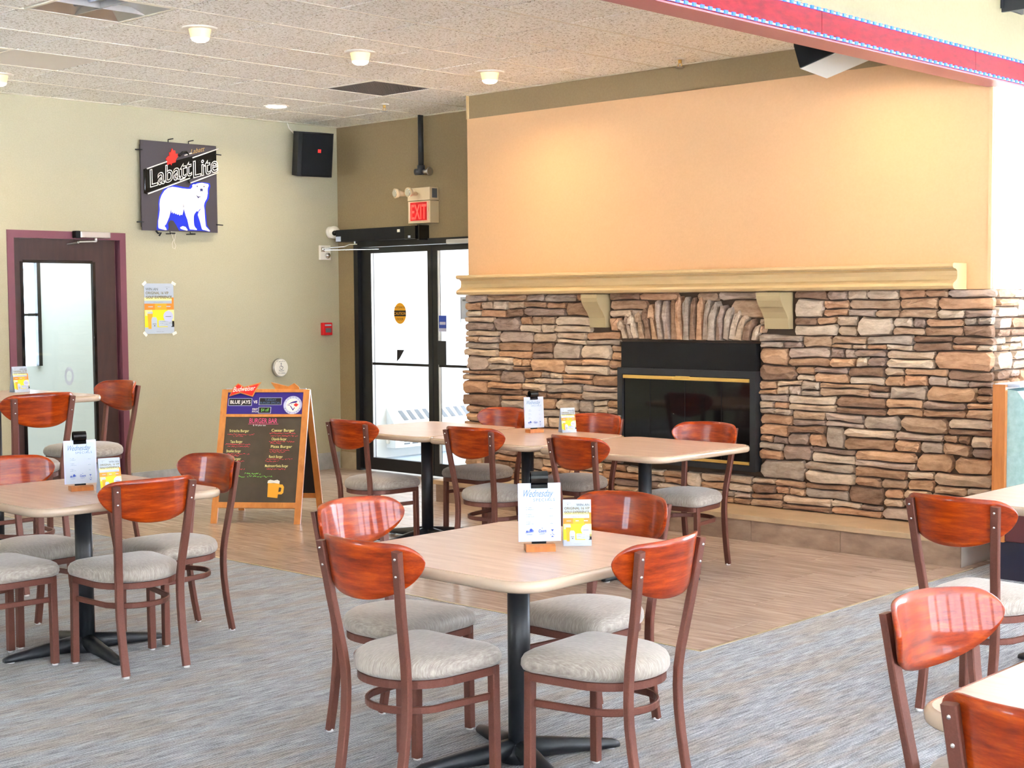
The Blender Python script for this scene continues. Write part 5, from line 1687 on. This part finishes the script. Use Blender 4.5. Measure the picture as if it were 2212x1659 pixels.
def make_table(name, label, x, y, zt, w, h, arm_rot, group, arm=0.36, rz=0.0, r=0.11):
    t = thing(name, label, 'table', (x, y, 0), rz, group)
    th = 0.036
    rg = []
    for ins, z in ((0.022, zt - th), (0.008, zt - th + 0.002), (0.001, zt - th + 0.009), (0.0, zt - th / 2), (0.001, zt - 0.009), (0.008, zt - 0.001), (0.016, zt)):
        rg.append([(a, b, z) for a, b in rrect(w - 2 * ins, h - 2 * ins, r - ins)])
    bm = rings_mesh(rg, True, False)
    obj('edge_band', bm, M['edge'], t)
    bm = bmesh.new()
    A_ = [bm.verts.new((a, b, zt + 0.0008)) for a, b in rrect(w - 0.034, h - 0.034, r - 0.017)]
    bm.faces.new(A_)
    C_ = [bm.verts.new((a, b, zt - 0.0005)) for a, b in rrect(w - 0.034, h - 0.034, r - 0.017)]
    for q in range(len(A_)):
        bm.faces.new((A_[q - 1], C_[q - 1], C_[q], A_[q]))
    obj('tabletop', bm, M['laminate'], t)
    bm = bmesh.new(); cyl(bm, (0, 0, 0.045), (0, 0, zt - th - 0.012), 0.038, 0.038, 32)
    obj('column', bm, M['black_metal'], t)
    bm = bmesh.new()
    for k in range(4):
        a = arm_rot + k * PI / 2
        sweep(bm, [(0, 0, zt - th - 0.012), (0.3 * math.cos(a), 0.3 * math.sin(a), zt - th - 0.006)], 0.012, 0.05)
    obj('top_spider', bm, M['black_metal'], t)
    bm = bmesh.new(); cyl(bm, (0, 0, 0.008), (0, 0, 0.065), 0.075, 0.045, 28)
    obj('hub', bm, M['black_metal'], t)
    for k in range(4):
        a = arm_rot + k * PI / 2
        c_, s_ = math.cos(a), math.sin(a)
        bm = bmesh.new()
        pts = [(0.03, 0.045, 0.075, 0.040), (0.12, 0.040, 0.065, 0.034), (arm * 0.75, 0.026, 0.055, 0.024), (arm - 0.01, 0.020, 0.05, 0.018), (arm + 0.012, 0.016, 0.03, 0.012)]
        rg = []
        for d, zc, wd, hh in pts:
            ring = []
            for q in range(10):
                tt = 2 * PI * q / 10
                lx, lz = wd / 2 * math.cos(tt), max(0.010, zc + hh * math.sin(tt)) - 0.004
                ring.append((d * c_ - lx * s_, d * s_ + lx * c_, lz))
            rg.append(ring)
        bm = rings_mesh(rg, True, False)
        bmesh.ops.recalc_face_normals(bm, faces=bm.faces)
        fo = obj('base_arm', bm, M['black_metal'], t)
        bm = bmesh.new(); cyl(bm, ((arm - 0.02) * c_, (arm - 0.02) * s_, 0.0), ((arm - 0.02) * c_, (arm - 0.02) * s_, 0.012), 0.016, 0.016, 12)
        obj('glide', bm, M['glide'], fo)
    return t

ZT = 0.725
GT = 'square dining tables with black pedestals'
make_table('dining_table', 'square pedestal table at the left with an orange-backed chair in front of it', -5.84, 3.385, ZT, 0.925, 0.925, math.radians(-8), GT)
make_table('dining_table', 'square pedestal table in the centre foreground carrying a menu holder', -3.32, 3.535, ZT, 0.925, 0.925, math.radians(-24), GT)
GM = 'tables joined in a row before the fireplace'
make_table('dining_table', 'leftmost table of the joined row, nearest the exit doors', -6.93, 6.515, ZT, 0.905, 0.905, 0, GM)
make_table('dining_table', 'middle table of the joined row, carrying the distant menu holder', -6.02, 6.50, ZT + 0.002, 0.905, 0.905, 0, GM)
make_table('dining_table', 'rightmost table of the joined row, its corner pointing at the firebox', -5.105, 6.49, ZT, 0.905, 0.905, 0, GM)
make_table('dining_table', 'square table at the bottom right corner with a pale glare on its top', -0.955, 3.10, ZT, 0.925, 0.925, 0.2, GT)
make_table('booth_table', 'table with a white sheen beside the teal booth bench at the right edge', -2.30, 5.98, ZT, 0.97, 0.95, 0.0, None)
make_table('bar_table', 'tall square bar table with a tent card near the left door', -7.925, 4.045, 1.03, 0.925, 0.925, math.radians(10), None, 0.38)

# ------------------------------------------------------------------ menu holders and tent cards
def menu_holder(label, x, y, z, rz, title, stack=False):
    """local front faces -Y"""
    t = thing('menu_holder', label, 'menu holder', (x, y, z), rz, 'menu holders on the tables')
    bm = bmesh.new()
    prism(bm, [(-0.035, 0), (0.028, 0), (0.028, 0.02), (-0.022, 0.024), (-0.035, 0.018)], FR((-0.049, 0, 0.0), (0, 1, 0), (0, 0, 1)), 0, 0.098)
    bmesh.ops.recalc_face_normals(bm, faces=bm.faces)
    obj('wooden_base', bm, M['oak'], t)
    obj('slot_strip', B(-0.026, 0.022, -0.004, 0.004, 0.02, 0.03, 0.001), M['black'], t)
    obj('back_support', B(-0.02, 0.02, 0.006, 0.009, 0.02, 0.22), M['black_metal'], t)
    fr = FR((-0.064, -0.004, 0.030), (1, 0, 0), (0, 0.05, 1))
    bm = bmesh.new(); prism(bm, rect(-0.006, 0.0, 0.136, 0.193), fr, -0.004, -0.0015)
    obj('clear_sleeve', bm, M['p_lav'], t)
    bm = bmesh.new(); prism(bm, rect(0.0, 0.0, 0.13, 0.182), fr, -0.0012, 0.0)
    cd = obj('menu_card', bm, M['paper'], t)
    bm = bmesh.new()
    text(bm, fr, title, 0.006, 0.148, 0.034, 0.0004, 'LEFT', shear=0.5, width=0.10)
    text(bm, fr, 'SPECIALS', 0.044, 0.133, 0.013, 0.0004, 'LEFT', width=0.072, spacing=1.3)
    for q in range(3):
        scribble(bm, fr, 0.02, 0.113 - q * 0.024, 0.018, 0.004, 0.0004)
        scribble(bm, fr, 0.02, 0.106 - q * 0.024, 0.026, 0.004, 0.0004)
        scribble(bm, fr, 0.098, 0.107 - q * 0.024, 0.011, 0.004, 0.0004)
    obj('lettering', bm, M['p_steel'], cd)
    bm = bmesh.new()
    text(bm, fr, 'Molson', 0.018, 0.028, 0.013, 0.0004, 'LEFT', shear=0.2, width=0.026, bold=0.03, skew=0.15)
    text(bm, fr, 'CANADIAN', 0.021, 0.022, 0.005, 0.0004, 'LEFT', width=0.018)
    flat(bm, fr, disc(0.036, 0.038, 0.005, n=12), 0.0004)
    text(bm, fr, 'Coors', 0.060, 0.030, 0.014, 0.0004, 'LEFT', shear=0.2, width=0.026, bold=0.03)
    text(bm, fr, 'LIGHT', 0.064, 0.023, 0.006, 0.0004, 'LEFT', width=0.018)
    flat(bm, fr, [(0.070, 0.046), (0.073, 0.042), (0.076, 0.046), (0.073, 0.044)], 0.0004)
    flat(bm, fr, [(0.102, 0.039), (0.112, 0.039), (0.1075, 0.033), (0.1065, 0.033)], 0.0004)
    flat(bm, fr, rect(0.1066, 0.026, 0.1074, 0.033), 0.0004)
    scribble(bm, fr, 0.100, 0.022, 0.013, 0.005, 0.0004)
    flat(bm, fr, [(0.102, 0.014), (0.112, 0.014), (0.107, 0.018)], 0.0004)
    obj('logos', bm, M['p_mid'], cd)
    # curled black clip at the top
    bm = bmesh.new()
    pts = [fpt(fr, 0.065, 0.176, 0.003), fpt(fr, 0.065, 0.188, 0.004)]
    for q in range(15):
        a = -PI / 2 + 0.3 + 1.75 * PI * q / 14
        pts.append(fpt(fr, 0.065, 0.211 + 0.021 * math.sin(a), -0.006 + 0.021 * math.cos(a)))
    sweep(bm, pts, 0.056, 0.002, (1, 0, 0), ch=0.0005)
    obj('clip', bm, M['black_gloss'], t)
    return t

def tent_card(label, x, y, z, rz, w=0.095, h=0.152):
    t = thing('tent_card', label, 'tent card', (x, y, z), rz, 'golf contest tent cards')
    for s in (-1, 1):
        if s < 0:
            fr = FR((-w / 2, -0.036, 0.0005), (1, 0, 0), (0, 0.034, h))
        else:
            fr = FR((w / 2, 0.036, 0.0005), (-1, 0, 0), (0, -0.034, h))
        L_ = math.hypot(0.034, h)
        bm = bmesh.new(); prism(bm, rect(0, 0, w, L_), fr, -0.0008, 0.0)
        pn = obj('panel', bm, M['paper'], t)
        advert(fr, w, L_, pn, True)
    obj('bottom_fold', B(-w / 2, w / 2, -0.035, 0.035, 0.0, 0.0008), M['paper'], t)
    return t

rzc = math.radians(41)
menu_holder('menu holder on the centre table with a clear weekday specials card and black clip', -3.232, 3.545, ZT + 0.001, math.radians(50), 'Wednesday')
tent_card('tent card half hidden behind the menu holder on the centre table', -3.215, 3.715, ZT + 0.001, math.radians(44))
menu_holder('menu holder on the left table with glare across its plastic sleeve', -5.835, 3.375, ZT + 0.001, math.radians(72), 'Wednesday')
tent_card('tent card in front of the menu holder on the left table', -5.665, 3.415, ZT + 0.001, math.radians(76))
menu_holder('small distant menu holder on the joined tables in front of the stone wall', -6.165, 6.72, ZT + 0.003, math.radians(74), 'Wednesday')
tent_card('small tent card on the joined tables beside the distant menu holder', -6.02, 6.87, ZT + 0.003, math.radians(62))
tent_card('tall white-sided tent card on the bar table by the left door', -8.14, 4.32, 1.031, math.radians(88))

# ------------------------------------------------------------------ booth bench at the right
bo = thing('booth_bench', 'teal upholstered booth bench with honey oak end panel at the right edge', 'bench', (-3.5, 8.2, 0))
YB0, YB1 = 7.63, 9.4
put(obj('end_panel', B(-3.565, -3.492, YB0 - 0.03, YB0, 0.21, 1.075, 0.003), M['oak']), bo)
put(obj('seat_side', B(-3.492, -2.9, YB0 - 0.02, YB0 + 0.02, 0.215, 0.44, 0.006), M['maroon']), bo)
put(obj('kick_base', B(-3.53, -2.95, YB0 + 0.005, YB1, 0.0, 0.21), M['navy']), bo)
put(obj('seat', B(-3.47, -2.9, YB0 + 0.022, YB1, 0.21, 0.47, 0.03), M['maroon']), bo)
put(obj('back_shell', B(-3.565, -3.50, YB0, YB1, 0.21, 1.06, 0.003), M['oak']), bo)
bm = bmesh.new()
prism(bm, [(0, 0), (0.12, 0.0), (0.15, 0.05), (0.14, 0.3), (0.10, 0.52), (0.06, 0.57), (0, 0.58)], FR((-3.50, YB0 + 0.005, 0.47), (1, 0, 0), (0, 0, 1)), 0, -(YB1 - YB0 - 0.01))
bmesh.ops.recalc_face_normals(bm, faces=bm.faces)
put(obj('back_cushion', bm, M['teal']), bo)
put(obj('cap_rail', B(-3.568, -3.42, YB0 - 0.0, YB1, 1.06, 1.078, 0.004), M['paper']), bo)

# ------------------------------------------------------------------ tidy up
bpy.data.objects.remove(TXT, do_unlink=True)
for o in bpy.data.objects:
    if o.type == 'EMPTY' and o.name.startswith('baseboard'):
        o['kind'] = 'structure'
